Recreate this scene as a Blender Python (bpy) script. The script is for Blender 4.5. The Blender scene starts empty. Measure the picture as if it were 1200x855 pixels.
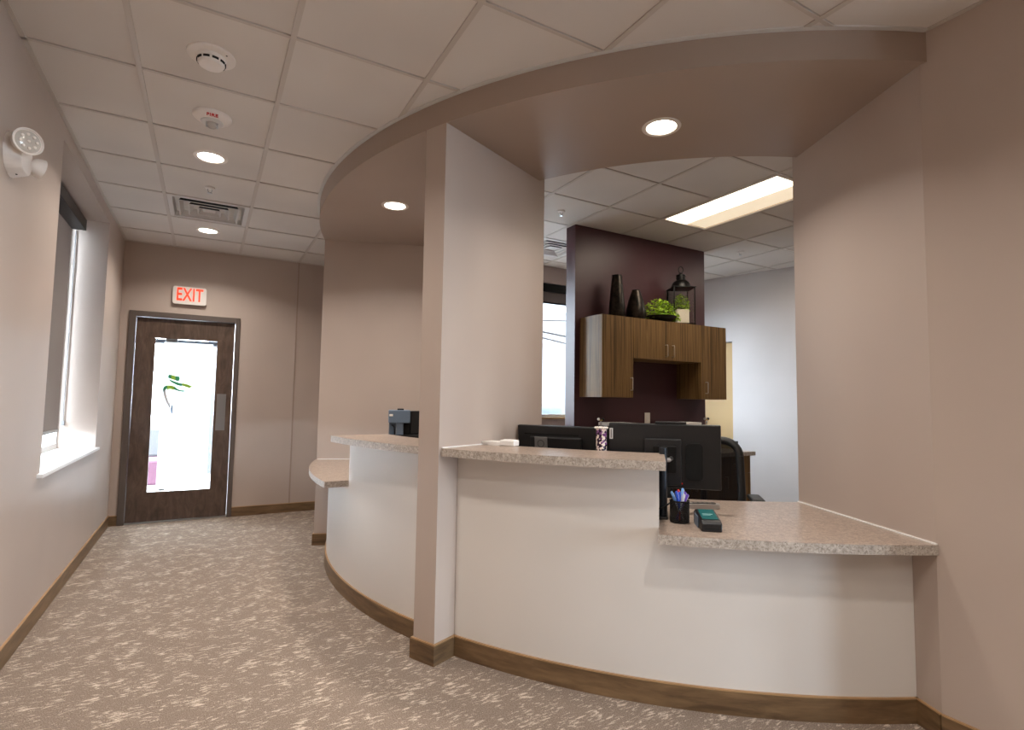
import bpy, bmesh, math, random
from mathutils import Vector, Matrix
random.seed(7)
PI = math.pi
SC = bpy.context.scene
COL = SC.collection

# ------------------------------------------------------------------ camera
cam_d = bpy.data.cameras.new('camera'); cam = bpy.data.objects.new('camera', cam_d); COL.objects.link(cam)
YAW, PITCH, ROLL, CH = 0.5136, 0.0664, 0.0154, 1.283
_f = Vector((math.sin(YAW)*math.cos(PITCH), math.cos(YAW)*math.cos(PITCH), math.sin(PITCH)))
_r = Vector((math.cos(YAW), -math.sin(YAW), 0)); _u = _r.cross(_f)
_r2 = math.cos(ROLL)*_r + math.sin(ROLL)*_u; _u2 = -math.sin(ROLL)*_r + math.cos(ROLL)*_u
cam.matrix_world = Matrix(((_r2.x, _u2.x, -_f.x, 0), (_r2.y, _u2.y, -_f.y, 0), (_r2.z, _u2.z, -_f.z, CH), (0, 0, 0, 1)))
cam_d.sensor_fit = 'HORIZONTAL'; cam_d.sensor_width = 36; cam_d.lens = 36*634.39/1200
cam_d.clip_start = 0.02; cam_d.clip_end = 200
SC.camera = cam

# ------------------------------------------------------------------ world, exposure
w = bpy.data.worlds.new('world'); SC.world = w; w.use_nodes = True
bgn = w.node_tree.nodes['Background']
bgn.inputs['Color'].default_value = (0.76, 0.87, 1.0, 1); bgn.inputs['Strength'].default_value = 44.0
SC.view_settings.view_transform = 'Standard'; SC.view_settings.look = 'None'
SC.view_settings.gamma = 1; SC.view_settings.use_curve_mapping = False
SC.view_settings.exposure = 0.38
SC.cycles.use_denoising = True
SC.cycles.max_bounces = 10; SC.cycles.diffuse_bounces = 6; SC.cycles.transparent_max_bounces = 12
SC.cycles.sample_clamp_indirect = 6.0
LAMP_COL = (1.0, 0.93, 0.85)
P_HALL, P_SOFFIT, P_OFFICE, P_BACK = 13, 11, 11, 11

def portal(name, loc, rot, sx, sy):
    l = bpy.data.lights.new(name, 'AREA'); l.shape = 'RECTANGLE'; l.size = sx; l.size_y = sy
    l.cycles.is_portal = True
    o = bpy.data.objects.new(name, l); COL.objects.link(o); o.location = loc; o.rotation_euler = rot
    return o
# daylight enters through the real window openings only
portal('window_portal_hall', (-1.12, 4.79, 1.8), (0, -PI/2, 0), 1.95, 1.75)
portal('window_portal_office', (4.2, 6.0, 1.94), (-PI/2, 0, 0), 2.0, 1.75)
for _x in (4.45, 5.35, 6.25): portal('window_portal_lounge', (_x, -4.72, 1.5), (PI/2, 0, 0), 0.7, 2.2)
portal('window_portal_office_left', (2.15, 6.0, 1.94), (-PI/2, 0, 0), 1.6, 1.75)
portal('door_portal', (-0.2, 6.85, 1.1), (-PI/2, 0, 0), 0.6, 1.7)

# ------------------------------------------------------------------ materials
def lin(c):
    return tuple(((v/255)/12.92 if v/255 <= 0.04045 else (((v/255)+0.055)/1.055)**2.4) for v in c) + (1,)
MATS = {}
def mat(name, rgb=(128, 128, 128), rough=0.5, metal=0.0, spec=0.5, emit=0.0, emit_rgb=None):
    m = bpy.data.materials.new(name); m.use_nodes = True
    b = m.node_tree.nodes['Principled BSDF']
    b.inputs['Base Color'].default_value = lin(rgb); b.inputs['Roughness'].default_value = rough
    b.inputs['Metallic'].default_value = metal; b.inputs['Specular IOR Level'].default_value = spec
    if emit:
        b.inputs['Emission Color'].default_value = lin(emit_rgb or rgb); b.inputs['Emission Strength'].default_value = emit
    MATS[name] = m
    return m
def nd(m, t, **kw):
    n = m.node_tree.nodes.new(t)
    for k, v in kw.items(): setattr(n, k, v)
    return n
def lk(m, a, b): m.node_tree.links.new(a, b)
def bsdf(m): return m.node_tree.nodes['Principled BSDF']
def coords(m, scale=(1, 1, 1), rot=(0, 0, 0)):
    tc = nd(m, 'ShaderNodeTexCoord'); mp = nd(m, 'ShaderNodeMapping')
    mp.inputs['Scale'].default_value = scale; mp.inputs['Rotation'].default_value = rot
    lk(m, tc.outputs['Object'], mp.inputs['Vector']); return mp.outputs['Vector']
def noise(m, vec, scale, detail=2, rough=0.5, dist=0.0):
    n = nd(m, 'ShaderNodeTexNoise'); n.inputs['Scale'].default_value = scale; n.inputs['Detail'].default_value = detail
    n.inputs['Roughness'].default_value = rough; n.inputs['Distortion'].default_value = dist
    if vec is not None: lk(m, vec, n.inputs['Vector'])
    return n.outputs['Fac']
def ramp(m, fac, stops):
    r = nd(m, 'ShaderNodeValToRGB'); e = r.color_ramp.elements
    while len(e) < len(stops): e.new(0.5)
    for i, (p, c) in enumerate(stops):
        e[i].position = p; e[i].color = lin(c) if len(c) == 3 else c
    lk(m, fac, r.inputs['Fac']); return r.outputs['Color']
def bump(m, h, strength=0.2, dist=0.002):
    b = nd(m, 'ShaderNodeBump'); b.inputs['Strength'].default_value = strength; b.inputs['Distance'].default_value = dist
    lk(m, h, b.inputs['Height']); lk(m, b.outputs['Normal'], bsdf(m).inputs['Normal'])
def math_node(m, op, a, b=None, clamp=False):
    n = nd(m, 'ShaderNodeMath', operation=op); n.use_clamp = clamp
    for i, v in enumerate((a, b)):
        if v is None: continue
        if isinstance(v, (int, float)): n.inputs[i].default_value = v
        else: lk(m, v, n.inputs[i])
    return n.outputs[0]
def mixc(m, fac, a, b):
    n = nd(m, 'ShaderNodeMix', data_type='RGBA')
    if isinstance(fac, (int, float)): n.inputs['Factor'].default_value = fac
    else: lk(m, fac, n.inputs['Factor'])
    for k, v in (('A', a), ('B', b)):
        s = [i for i in n.inputs if i.name == k and i.type == 'RGBA'][0]
        if isinstance(v, tuple): s.default_value = lin(v) if len(v) == 3 else v
        else: lk(m, v, s)
    return [o for o in n.outputs if o.type == 'RGBA'][0]

def paint(name, rgb, rough=0.5, spec=0.35):
    m = mat(name, rgb, rough, spec=spec)
    v = coords(m)
    h = noise(m, v, 220, 3)
    bump(m, h, 0.06, 0.001)
    lo = noise(m, v, 1.2, 2)
    c = ramp(m, lo, [(0.3, tuple(int(x*0.97) for x in rgb)), (0.7, tuple(min(255, int(x*1.02)) for x in rgb))])
    lk(m, c, bsdf(m).inputs['Base Color']); return m
paint('wall_paint', (182, 167, 156), 0.42)
paint('wall_paint_shaded', (163, 146, 134), 0.42)  # same paint as the walls, with the soffit's shade put into the colour
paint('grey_paint', (182, 175, 172), 0.5)
paint('panel_paint', (216, 211, 206), 0.38)
paint('purple_paint', (74, 46, 50), 0.4)
paint('tan_door', (172, 142, 98), 0.5)
paint('tile_white', (212, 206, 200), 0.9, 0.1)
mat('grid_white', (192, 183, 175), 0.5)  # tees kept darker than the tiles, their shade put into the colour
mat('trim_white', (206, 203, 200), 0.45)
mat('white_plastic', (226, 219, 213), 0.4)
mat('white_sill', (225, 223, 222), 0.35)
mat('black_plastic', (22, 22, 24), 0.38)
mat('slate_plastic', (100, 117, 136), 0.4)
mat('dark_gap', (10, 10, 10), 0.9)
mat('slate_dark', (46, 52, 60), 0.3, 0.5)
mat('black_metal', (26, 25, 25), 0.35, 0.6)
mat('steel', (190, 190, 192), 0.3, 1.0)
mat('brushed_nickel', (196, 186, 172), 0.32, 1.0)
mat('door_frame_metal', (94, 84, 78), 0.4, 0.15)
mat('grey_plate', (132, 130, 130), 0.35, 0.4)
mat('paper', (236, 233, 230), 0.8)
mat('red_print', (190, 30, 22), 0.5)
mat('screen_teal', (32, 92, 92), 0.25, emit=0.12)
mat('screen_text', (150, 190, 188), 0.3, emit=0.1)
mat('red_led', (190, 20, 14), 0.4, emit=0.2)
mat('exit_red', (255, 60, 22), 0.4, emit=0.9, emit_rgb=(255, 48, 14))
mat('lamp_lens', (255, 250, 240), 0.4, emit=9, emit_rgb=(255, 244, 228))
mat('troffer_lens', (255, 246, 226), 0.4, emit=4.5, emit_rgb=(255, 240, 212))
mat('troffer_pan', (250, 236, 212), 0.5, emit=0.55, emit_rgb=(255, 236, 205))
mat('lamp_trim', (228, 220, 212), 0.4)
mat('pearl', (230, 222, 214), 0.2)
mat('gold', (190, 160, 90), 0.3, 0.9)
mat('soil', (40, 32, 26), 0.9)
mat('leaf_green', (98, 150, 22), 0.5)
mat('decal_green', (60, 150, 105), 0.5)
mat('decal_lime', (150, 195, 70), 0.5)
mat('decal_grey', (205, 208, 212), 0.5)
mat('decal_blue', (120, 150, 190), 0.5)
mat('chair_frame', (20, 20, 21), 0.45)
mat('concrete', (112, 110, 108), 0.9)
mat('mauve_fabric', (74, 40, 56), 0.8)
mat('grey_fabric', (66, 66, 68), 0.8)
mat('rust_metal', (38, 22, 18), 0.6)
mat('dark_glass', (22, 30, 38), 0.3, 0.0, 0.3)
mat('led_grey', (190, 184, 176), 0.15)
for nme, rgb in (('pen_blue', (40, 84, 205)), ('pen_sky', (120, 170, 225)), ('pen_purple', (105, 70, 175)), ('pen_navy', (28, 40, 90)), ('pen_white', (222, 224, 232)), ('pen_red', (190, 40, 30))):
    mat(nme, rgb, 0.3)

m = mat('carpet', (130, 112, 100), 0.95, spec=0.1)
v1 = coords(m, (20, 82, 1), (0, 0, math.radians(-58))); v2 = coords(m, (24, 90, 1), (0, 0, math.radians(-22)))
v0 = coords(m)
f1 = noise(m, v1, 1.0, 2, 0.6, 0.5); f2 = noise(m, v2, 1.15, 2, 0.6, 0.5)
sel = noise(m, v0, 5.0, 1); selr = ramp(m, sel, [(0.46, (0, 0, 0, 1)), (0.54, (1, 1, 1, 1))])
fx = mixc(m, selr, f1, f2)
cl = noise(m, v0, 9.0, 2)
fl = math_node(m, 'ADD', fx, math_node(m, 'MULTIPLY', math_node(m, 'SUBTRACT', cl, 0.5), 0.45))
fine = noise(m, v0, 210, 3, 0.75)
fl2 = math_node(m, 'ADD', fl, math_node(m, 'MULTIPLY', math_node(m, 'SUBTRACT', fine, 0.5), 0.42))
mask = ramp(m, fl2, [(0.555, (0, 0, 0, 1)), (0.68, (1, 1, 1, 1))])
basec = ramp(m, fine, [(0.32, (100, 87, 77)), (0.68, (166, 149, 135))])
lk(m, mixc(m, mask, basec, (206, 189, 172)), bsdf(m).inputs['Base Color'])
bump(m, fine, 0.5, 0.004)

m = mat('laminate_top', (170, 150, 136), 0.28, spec=0.5)
v = coords(m)
n1 = noise(m, v, 42, 6, 0.7, 1.2); n2 = noise(m, v, 130, 3, 0.6)
c1 = ramp(m, n1, [(0.32, (128, 110, 98)), (0.5, (164, 145, 131)), (0.68, (192, 176, 162))])
c2 = ramp(m, n2, [(0.36, (0, 0, 0, 1)), (0.44, (1, 1, 1, 1))])
lk(m, mixc(m, c2, (124, 109, 100), c1), bsdf(m).inputs['Base Color'])

m = mat('laminate_edge', (190, 180, 168), 0.35)
v = coords(m)
n1 = noise(m, v, 60, 6, 0.7, 0.8); n2 = noise(m, v, 130, 3, 0.6)
c1 = ramp(m, n1, [(0.34, (146, 135, 124)), (0.52, (180, 170, 160)), (0.68, (206, 198, 189))])
c2 = ramp(m, n2, [(0.38, (0, 0, 0, 1)), (0.46, (1, 1, 1, 1))])
lk(m, mixc(m, c2, (140, 130, 121), c1), bsdf(m).inputs['Base Color'])

def wood(name, stops, scale, rough=0.4, dist=0.4):
    m = mat(name, stops[0][1], rough)
    v = coords(m, scale)
    n1 = noise(m, v, 1.0, 5, 0.65, dist)
    lk(m, ramp(m, n1, stops), bsdf(m).inputs['Base Color'])
    bump(m, n1, 0.08, 0.001); return m
wood('cabinet_wood', [(0.32, (56, 40, 22)), (0.42, (102, 77, 46)), (0.50, (128, 99, 62)), (0.57, (98, 74, 43)), (0.68, (66, 48, 27))], (62, 62, 0.7), 0.52)
bsdf(MATS['cabinet_wood']).inputs['Specular IOR Level'].default_value = 0.22
wood('cabinet_wood_edge', [(0.3, (120, 110, 118)), (0.7, (150, 140, 146))], (40, 40, 1.0))
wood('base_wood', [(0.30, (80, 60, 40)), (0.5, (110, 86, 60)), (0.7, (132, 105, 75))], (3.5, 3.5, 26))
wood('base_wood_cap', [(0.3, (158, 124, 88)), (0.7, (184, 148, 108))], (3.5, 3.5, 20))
wood('door_wood', [(0.28, (58, 45, 38)), (0.5, (84, 67, 56)), (0.72, (104, 86, 74))], (14, 14, 4), 0.38, 1.2)

m = mat('vase_metal', (58, 50, 44), 0.32, 0.8)
v = coords(m); n1 = noise(m, v, 22, 4, 0.6)
lk(m, ramp(m, n1, [(0.35, (16, 15, 14)), (0.65, (58, 50, 43))]), bsdf(m).inputs['Base Color'])

m = mat('mosaic', (90, 40, 90), 0.25)
v = coords(m); vo = nd(m, 'ShaderNodeTexVoronoi'); vo.inputs['Scale'].default_value = 95; lk(m, v, vo.inputs['Vector'])
sx = nd(m, 'ShaderNodeSeparateColor'); lk(m, vo.outputs['Color'], sx.inputs['Color'])
lk(m, ramp(m, sx.outputs[0], [(0.28, (40, 18, 42)), (0.40, (104, 52, 112)), (0.62, (136, 86, 140)), (0.72, (226, 208, 200))]), bsdf(m).inputs['Base Color'])

m = mat('ribbed_pot', (236, 228, 212), 0.7)
m = mat('painted_brick', (232, 232, 232), 0.8)
bk = nd(m, 'ShaderNodeTexBrick'); v = coords(m, (1, 1, 1), (PI/2, 0, 0)); lk(m, v, bk.inputs['Vector'])
bk.inputs['Scale'].default_value = 4.5; bk.inputs['Color1'].default_value = lin((60, 60, 61)); bk.inputs['Color2'].default_value = lin((52, 53, 54)); bk.inputs['Mortar'].default_value = lin((44, 45, 47))
lk(m, bk.outputs['Color'], bsdf(m).inputs['Base Color'])

def thin_glass(name, tint=(0.96, 0.98, 0.98, 1), gl=0.06):
    m = bpy.data.materials.new(name); m.use_nodes = True; nt = m.node_tree; nt.nodes.clear()
    out = nt.nodes.new('ShaderNodeOutputMaterial'); tr = nt.nodes.new('ShaderNodeBsdfTransparent'); g = nt.nodes.new('ShaderNodeBsdfGlossy')
    mx = nt.nodes.new('ShaderNodeMixShader'); tr.inputs['Color'].default_value = tint; g.inputs['Roughness'].default_value = 0.03
    mx.inputs['Fac'].default_value = gl
    nt.links.new(tr.outputs[0], mx.inputs[1]); nt.links.new(g.outputs[0], mx.inputs[2]); nt.links.new(mx.outputs[0], out.inputs['Surface'])
    MATS[name] = m
thin_glass('glass'); thin_glass('lantern_glass', (0.98, 0.98, 0.97, 1), 0.04)

def translucent(name, rgb, fac=0.5, transp=0.0):
    m = bpy.data.materials.new(name); m.use_nodes = True; nt = m.node_tree; nt.nodes.clear()
    out = nt.nodes.new('ShaderNodeOutputMaterial'); d = nt.nodes.new('ShaderNodeBsdfDiffuse'); t = nt.nodes.new('ShaderNodeBsdfTranslucent')
    d.inputs['Color'].default_value = lin(rgb); t.inputs['Color'].default_value = lin(rgb)
    mx = nt.nodes.new('ShaderNodeMixShader'); mx.inputs['Fac'].default_value = fac
    nt.links.new(d.outputs[0], mx.inputs[1]); nt.links.new(t.outputs[0], mx.inputs[2]); last = mx
    if transp:
        tr = nt.nodes.new('ShaderNodeBsdfTransparent'); m2 = nt.nodes.new('ShaderNodeMixShader'); m2.inputs['Fac'].default_value = transp
        nt.links.new(last.outputs[0], m2.inputs[1]); nt.links.new(tr.outputs[0], m2.inputs[2]); last = m2
    nt.links.new(last.outputs[0], out.inputs['Surface']); MATS[name] = m
translucent('frosted_film', (250, 250, 250), 0.6)
translucent('shade_fabric', (128, 118, 112), 0.3)
translucent('chair_mesh', (30, 27, 27), 0.1, 0.08)

# ------------------------------------------------------------------ mesh helpers
def prism(bm, poly, z0, z1):
    lo = [bm.verts.new((x, y, z0)) for x, y in poly]; hi = [bm.verts.new((x, y, z1)) for x, y in poly]
    n = len(poly)
    fs = [bm.faces.new(lo[::-1]), bm.faces.new(hi)]
    for i in range(n): fs.append(bm.faces.new((lo[i], lo[(i+1) % n], hi[(i+1) % n], hi[i])))
    return fs
def box(bm, x0, x1, y0, y1, z0, z1, M=None):
    fs = prism(bm, [(x0, y0), (x1, y0), (x1, y1), (x0, y1)], z0, z1)
    if M is not None:
        vs = {v for f in fs for v in f.verts}
        for v in vs: v.co = M @ v.co
    return fs
def arc_prism(bm, cx, cy, r0, r1, a0, a1, z0, z1, n=None):
    n = n or max(4, int(abs(a1-a0)/0.9)); A = [math.radians(a0+(a1-a0)*i/n) for i in range(n+1)]
    rings = []
    for a in A:
        c, s = math.cos(a), math.sin(a)
        rings.append([bm.verts.new((cx+r*c, cy+r*s, z)) for r, z in ((r0, z0), (r1, z0), (r1, z1), (r0, z1))])
    for p, q in zip(rings, rings[1:]):
        for k in range(4): bm.faces.new((p[k], p[(k+1) % 4], q[(k+1) % 4], q[k]))
    bm.faces.new(rings[0][::-1]); bm.faces.new(rings[-1])
def lathe(bm, prof, n=24, M=None, cap=True):
    rings = []
    for r, z in prof:
        if r < 1e-5: rings.append([bm.verts.new((0, 0, z))])
        else: rings.append([bm.verts.new((r*math.cos(2*PI*i/n), r*math.sin(2*PI*i/n), z)) for i in range(n)])
    for p, q in zip(rings, rings[1:]):
        if len(p) == 1 and len(q) == 1: continue
        for i in range(n):
            j = (i+1) % n
            if len(p) == 1: bm.faces.new((p[0], q[i], q[j]))
            elif len(q) == 1: bm.faces.new((p[i], p[j], q[0]))
            else: bm.faces.new((p[i], p[j], q[j], q[i]))
    if cap:
        if len(rings[0]) > 1: bm.faces.new(rings[0][::-1])
        if len(rings[-1]) > 1: bm.faces.new(rings[-1])
    if M is not None:
        for ring in rings:
            for v in ring: v.co = M @ v.co
def tube(bm, pts, r, n=8):
    pts = [Vector(p) for p in pts]; rings = []
    up = None
    for i, p in enumerate(pts):
        d = (pts[min(i+1, len(pts)-1)] - pts[max(i-1, 0)]).normalized()
        if up is None: up = Vector((0, 0, 1)) if abs(d.z) < 0.9 else Vector((1, 0, 0))
        s = d.cross(up).normalized(); u = s.cross(d).normalized(); up = u
        rr = r[i] if isinstance(r, (list, tuple)) else r
        rings.append([bm.verts.new(p + rr*(math.cos(2*PI*k/n)*s + math.sin(2*PI*k/n)*u)) for k in range(n)])
    for p, q in zip(rings, rings[1:]):
        for k in range(n): bm.faces.new((p[k], p[(k+1) % n], q[(k+1) % n], q[k]))
    bm.faces.new(rings[0][::-1]); bm.faces.new(rings[-1])
def sphere(bm, c, r, n=10):
    bmesh.ops.create_uvsphere(bm, u_segments=n, v_segments=max(5, n//2+1), radius=r, matrix=Matrix.Translation(c))

def obj(name, bm, material, parent=None, bevel=0.0, smooth=None, loc=None, kind=None, label=None, segs=2):
    if bevel:
        bmesh.ops.bevel(bm, geom=list(bm.edges), offset=bevel, offset_type='OFFSET', segments=segs, profile=0.5, affect='EDGES', clamp_overlap=True)
    bmesh.ops.recalc_face_normals(bm, faces=bm.faces)
    me = bpy.data.meshes.new(name); bm.to_mesh(me); bm.free()
    mats = material if isinstance(material, (list, tuple)) else [material]
    for k in mats: me.materials.append(MATS[k])
    if smooth is not None:
        me.shade_smooth() if smooth >= 180 else None
        if smooth < 180: me.set_sharp_from_angle(angle=math.radians(smooth))
        for p in me.polygons: p.use_smooth = True
    o = bpy.data.objects.new(name, me); COL.objects.link(o)
    if parent is not None: o.parent = parent
    if loc is not None: o.location = loc
    if kind: o['kind'] = kind
    if label: o['label'] = label
    return o
def mk(fn, *a, **k):
    bm = bmesh.new(); fn(bm, *a, **k); return bm
def B(*a, **k): return mk(box, *a, **k)
def tag(o, label, cat, group=None):
    o['label'] = label; o['category'] = cat
    if group: o['group'] = group
    return o
def thing(name, loc, rz, label, cat, group=None):
    o = bpy.data.objects.new(name, None); o.empty_display_size = 0.05; COL.objects.link(o)
    o.location = loc; o.rotation_euler = (0, 0, rz); return tag(o, label, cat, group)
def struct(o, label=None):
    o['kind'] = 'structure'
    if label: o['label'] = label
    return o
def sempty(name, loc=(0, 0, 0), rz=0, label=None):
    o = bpy.data.objects.new(name, None); o.empty_display_size = 0.05; COL.objects.link(o); o.location = loc; o.rotation_euler = (0, 0, rz)
    return struct(o, label)
def copy_tree(o, parent=None):
    c = o.copy(); COL.objects.link(c); c.parent = parent
    for ch in list(o.children): copy_tree(ch, c)
    return c
def text_bm(txt, size, width=1.0, depth=0.001, M=None, bold=0.0):
    cu = bpy.data.curves.new('lettering', 'FONT'); cu.body = txt; cu.size = size; cu.extrude = depth; cu.offset = bold
    cu.space_character = 1.06 if len(txt) else 1
    cu.align_x = 'CENTER'; cu.align_y = 'CENTER'
    t = bpy.data.objects.new('lettering', cu); COL.objects.link(t)
    dg = bpy.context.evaluated_depsgraph_get(); me = bpy.data.meshes.new_from_object(t.evaluated_get(dg))
    bm = bmesh.new(); bm.from_mesh(me)
    for v in bm.verts:
        v.co.x *= width
        if M is not None: v.co = M @ v.co
    bpy.data.objects.remove(t); bpy.data.curves.remove(cu); bpy.data.meshes.remove(me)
    return bm
def rotm(ax, ang): return Matrix.Rotation(ang, 4, ax)
def trm(x, y, z): return Matrix.Translation((x, y, z))

# ------------------------------------------------------------------ room dimensions
H, HO = 2.845, 3.02                     # hall and office ceiling heights
XL, XR, YF = -0.78, 2.545, 6.62         # left wall, right wall, far wall
CX, CY = 3.91, 3.96                     # centre of the reception circle
RS, RI = 3.22, 2.33                     # soffit outer and inner radius
ZS = 2.715                              # soffit underside
RF, RC = 3.075, 3.205                   # knee wall face, counter edge
ZHI, ZLO = 1.042, 0.742
ROOF = 3.2
A_R, A_MR, A_ML, A_L = -115.3, -153.75, -156.4, -199.8   # wing wall angles
def pol(r, a): return (CX+r*math.cos(math.radians(a)), CY+r*math.sin(math.radians(a)))

# ------------------------------------------------------------------ structure
struct(obj('floor', B(-1.05, 7.35, -4.65, 6.77, -0.12, 0), 'carpet'), 'brown carpet with pale flecks')
struct(obj('roof', B(-1.3, 7.6, -4.9, 6.9, ROOF, ROOF+0.12), 'dark_gap'))
struct(obj('ground', B(-30, 30, -30, 40, -0.4, -0.14), 'concrete'), 'pale concrete ground outside')

# left wall with its window opening
WY0, WY1, WZ0, WZ1 = 3.93, 5.66, 0.84, 2.75
bm = bmesh.new()
for a, b_, c, d in ((-4.65, WY0, 0, ROOF), (WY0, WY1, 0, WZ0), (WY0, WY1, WZ1, ROOF), (WY1, 6.77, 0, ROOF)):
    box(bm, -1.07, XL, a, b_, c, d)
struct(obj('wall_left', bm, 'wall_paint'), 'tan painted wall with deep window recess on the left')
# far wall with the exit door opening
DX0, DX1, DZ = -0.705, 0.297, 2.14
bm = bmesh.new()
for a, b_, c, d in ((-1.07, DX0, 0, ROOF), (DX0, DX1, DZ, ROOF), (DX1, 1.35, 0, ROOF)):
    box(bm, a, b_, YF, YF+0.15, c, d)
struct(obj('wall_far', bm, 'wall_paint'), 'tan wall around the exit door')
struct(obj('trim_1', B(0.868, 0.882, YF-0.006, YF+0.01, 0.1, H), 'wall_paint_shaded'), 'vertical wall joint right of the exit door')
struct(obj('wall_hall_right', B(1.16, 1.30, 4.97, YF+0.15, 0, ROOF), 'wall_paint'))
# right wall: return wall between reception and the waiting area
struct(obj('wall_right', mk(prism, [(XR, 0.62), (XR, 1.0721), (2.68, 1.15), (2.68, 0.62)], 0, ROOF), 'wall_paint'), 'tan wall at the right edge')
struct(obj('wall_lounge_return', B(2.68, 7.2, 0.62, 0.77, 0, ROOF), 'wall_paint'))
struct(obj('wall_lounge_right', B(7.2, 7.35, -4.65, 0.77, 0, ROOF), 'wall_paint'))
bm = bmesh.new()
LW = [(4.1, 4.8), (5.0, 5.7), (5.9, 6.6)]
for a, b_, c, d in [(-1.07, LW[0][0], 0, ROOF), (LW[0][1], LW[1][0], 0, ROOF), (LW[1][1], LW[2][0], 0, ROOF), (LW[2][1], 7.35, 0, ROOF)] + [(a, b_, z0, z1) for a, b_ in LW for z0, z1 in ((0, 0.4), (2.6, ROOF))]:
    box(bm, a, b_, -4.65, -4.5, c, d)
struct(obj('wall_back', bm, 'wall_paint'))
# radial wing walls
def wing(name, a, r0, r1, t0, t1, z1, label):
    ca, sa = math.cos(math.radians(a)), math.sin(math.radians(a))
    P = lambda r, t: (CX+r*ca-t*sa, CY+r*sa+t*ca)
    return struct(obj(name, mk(prism, [P(r0, t0), P(r1, t0), P(r1, t1), P(r0, t1)], 0, z1), 'wall_paint'), label)
wing('wall_reception_right', A_R, 2.29, 3.1943, 0.0, 0.14, ROOF, 'radial wall closing the reception opening on the right')
wing('wall_reception_middle', -155.05, 2.27, RS-0.001, -0.071, 0.071, ROOF, 'radial wall between the two reception openings')
wing('wall_reception_left', A_L, 1.9, RS, -0.14, 0.0, ROOF, 'radial wall at the far end of the reception')
# soffit ring
bm = mk(arc_prism, CX, CY, RI, RS, -200.4, -114.9, ZS, ROOF, 110)
struct(obj('ceiling_soffit', bm, 'wall_paint_shaded', smooth=30), 'curved tan soffit band over the reception counter')
# office walls
bm = bmesh.new()
OX0, OX1, OZ0, OZ1 = 3.2, 5.2, 1.08, 2.81
for a, b_, c, d in ((1.16, 1.35, 0, ROOF), (1.35, 2.95, 0, OZ0), (1.35, 2.95, OZ1, ROOF), (2.95, OX0, 0, ROOF), (OX0, OX1, 0, OZ0), (OX0, OX1, OZ1, ROOF), (OX1, 6.3, 0, ROOF)):
    box(bm, a, b_, 5.79, 5.94, c, d)
struct(obj('wall_office_back', bm, 'wall_paint'), 'tan office wall around the window')
struct(obj('wall_office_front', B(2.86, 7.4, 1.45, 1.6, 0, ROOF), 'wall_paint'))
gd = Vector((6.356-6.039, 4.142-5.216)).normalized(); gn = Vector((-gd.y, gd.x))   # along the grey wall towards the viewer, outward normal
GA = Vector((6.039, 5.216))
def gp(s, t): p = GA + gd*s + gn*t; return (p.x, p.y)
S_D1 = (Vector((6.143, 4.864))-GA).dot(gd); S_D0 = S_D1-0.92
struct(obj('wall_office_right', mk(prism, [gp(S_D1, 0), gp(3.9, 0), gp(3.9, 0.15), gp(S_D1, 0.15)], 0, ROOF), 'grey_paint'), 'pale lavender grey office wall')
struct(obj('wall_office_header', mk(prism, [gp(-0.75, 0), gp(S_D1, 0), gp(S_D1, 0.15), gp(-0.75, 0.15)], 2.13, ROOF), 'grey_paint'))
d2 = sempty('door_2', label='plain tan door in the grey office wall')
obj('door_leaf', mk(prism, [gp(-0.75, 0.05), gp(S_D1-0.001, 0.05), gp(S_D1-0.001, 0.10), gp(-0.75, 0.10)], 0.005, 2.12), 'tan_door', d2)
obj('door_head', mk(prism, [gp(-0.75, 0.02), gp(S_D1-0.001, 0.02), gp(S_D1-0.001, 0.14), gp(-0.75, 0.14)], 2.12, 2.13), 'door_frame_metal', d2)
# plum accent wall standing free in the office
struct(obj('wall_accent', B(3.08, 4.888, 4.236, 4.385, 0, HO), 'purple_paint'), 'dark plum accent wall behind the wall cabinets')

# ------------------------------------------------------------------ ceilings: tees and tiles, each tile a piece
def rect_minus_disc(x0, x1, y0, y1, R):
    N = 48; cs = [(x0, y0), (x1, y0), (x1, y1), (x0, y1)]; per = []
    for k in range(4):
        (ax, ay), (bx, by) = cs[k], cs[(k+1) % 4]
        for i in range(N): per.append((ax+(bx-ax)*i/N, ay+(by-ay)*i/N, i == 0))
    ins = [math.hypot(px-CX, py-CY) < R for px, py, _ in per]
    if not any(ins): return cs
    if all(ins): return None
    n = len(per); st = next(i for i in range(n) if not ins[i] and ins[i-1])
    seq = [(per[(st+i) % n], ins[(st+i) % n]) for i in range(n)]
    out = [p for p, f in seq if not f]
    if len(out) < 3: return None
    def snap(p):
        a = math.atan2(p[1]-CY, p[0]-CX); return a
    keep = []; last = None
    first_run = True
    i = 0; poly = []
    while i < n:
        p, f = seq[i]
        if not f:
            nxt_in = seq[(i+1) % n][1]; prv_in = seq[i-1][1]
            if p[2] or nxt_in or prv_in: poly.append((p[0], p[1]))
            i += 1
        else:
            j = i
            while j < n and seq[j][1]: j += 1
            a0 = snap(seq[i-1][0]); a1 = snap(seq[j % n][0])
            d = (a1-a0+PI) % (2*PI) - PI; k = max(2, int(abs(d)/0.02))
            for q in range(k+1):
                a = a0+d*q/k; poly.append((CX+R*math.cos(a), CY+R*math.sin(a)))
            i = j
    return poly if len(poly) >= 3 else None

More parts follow.
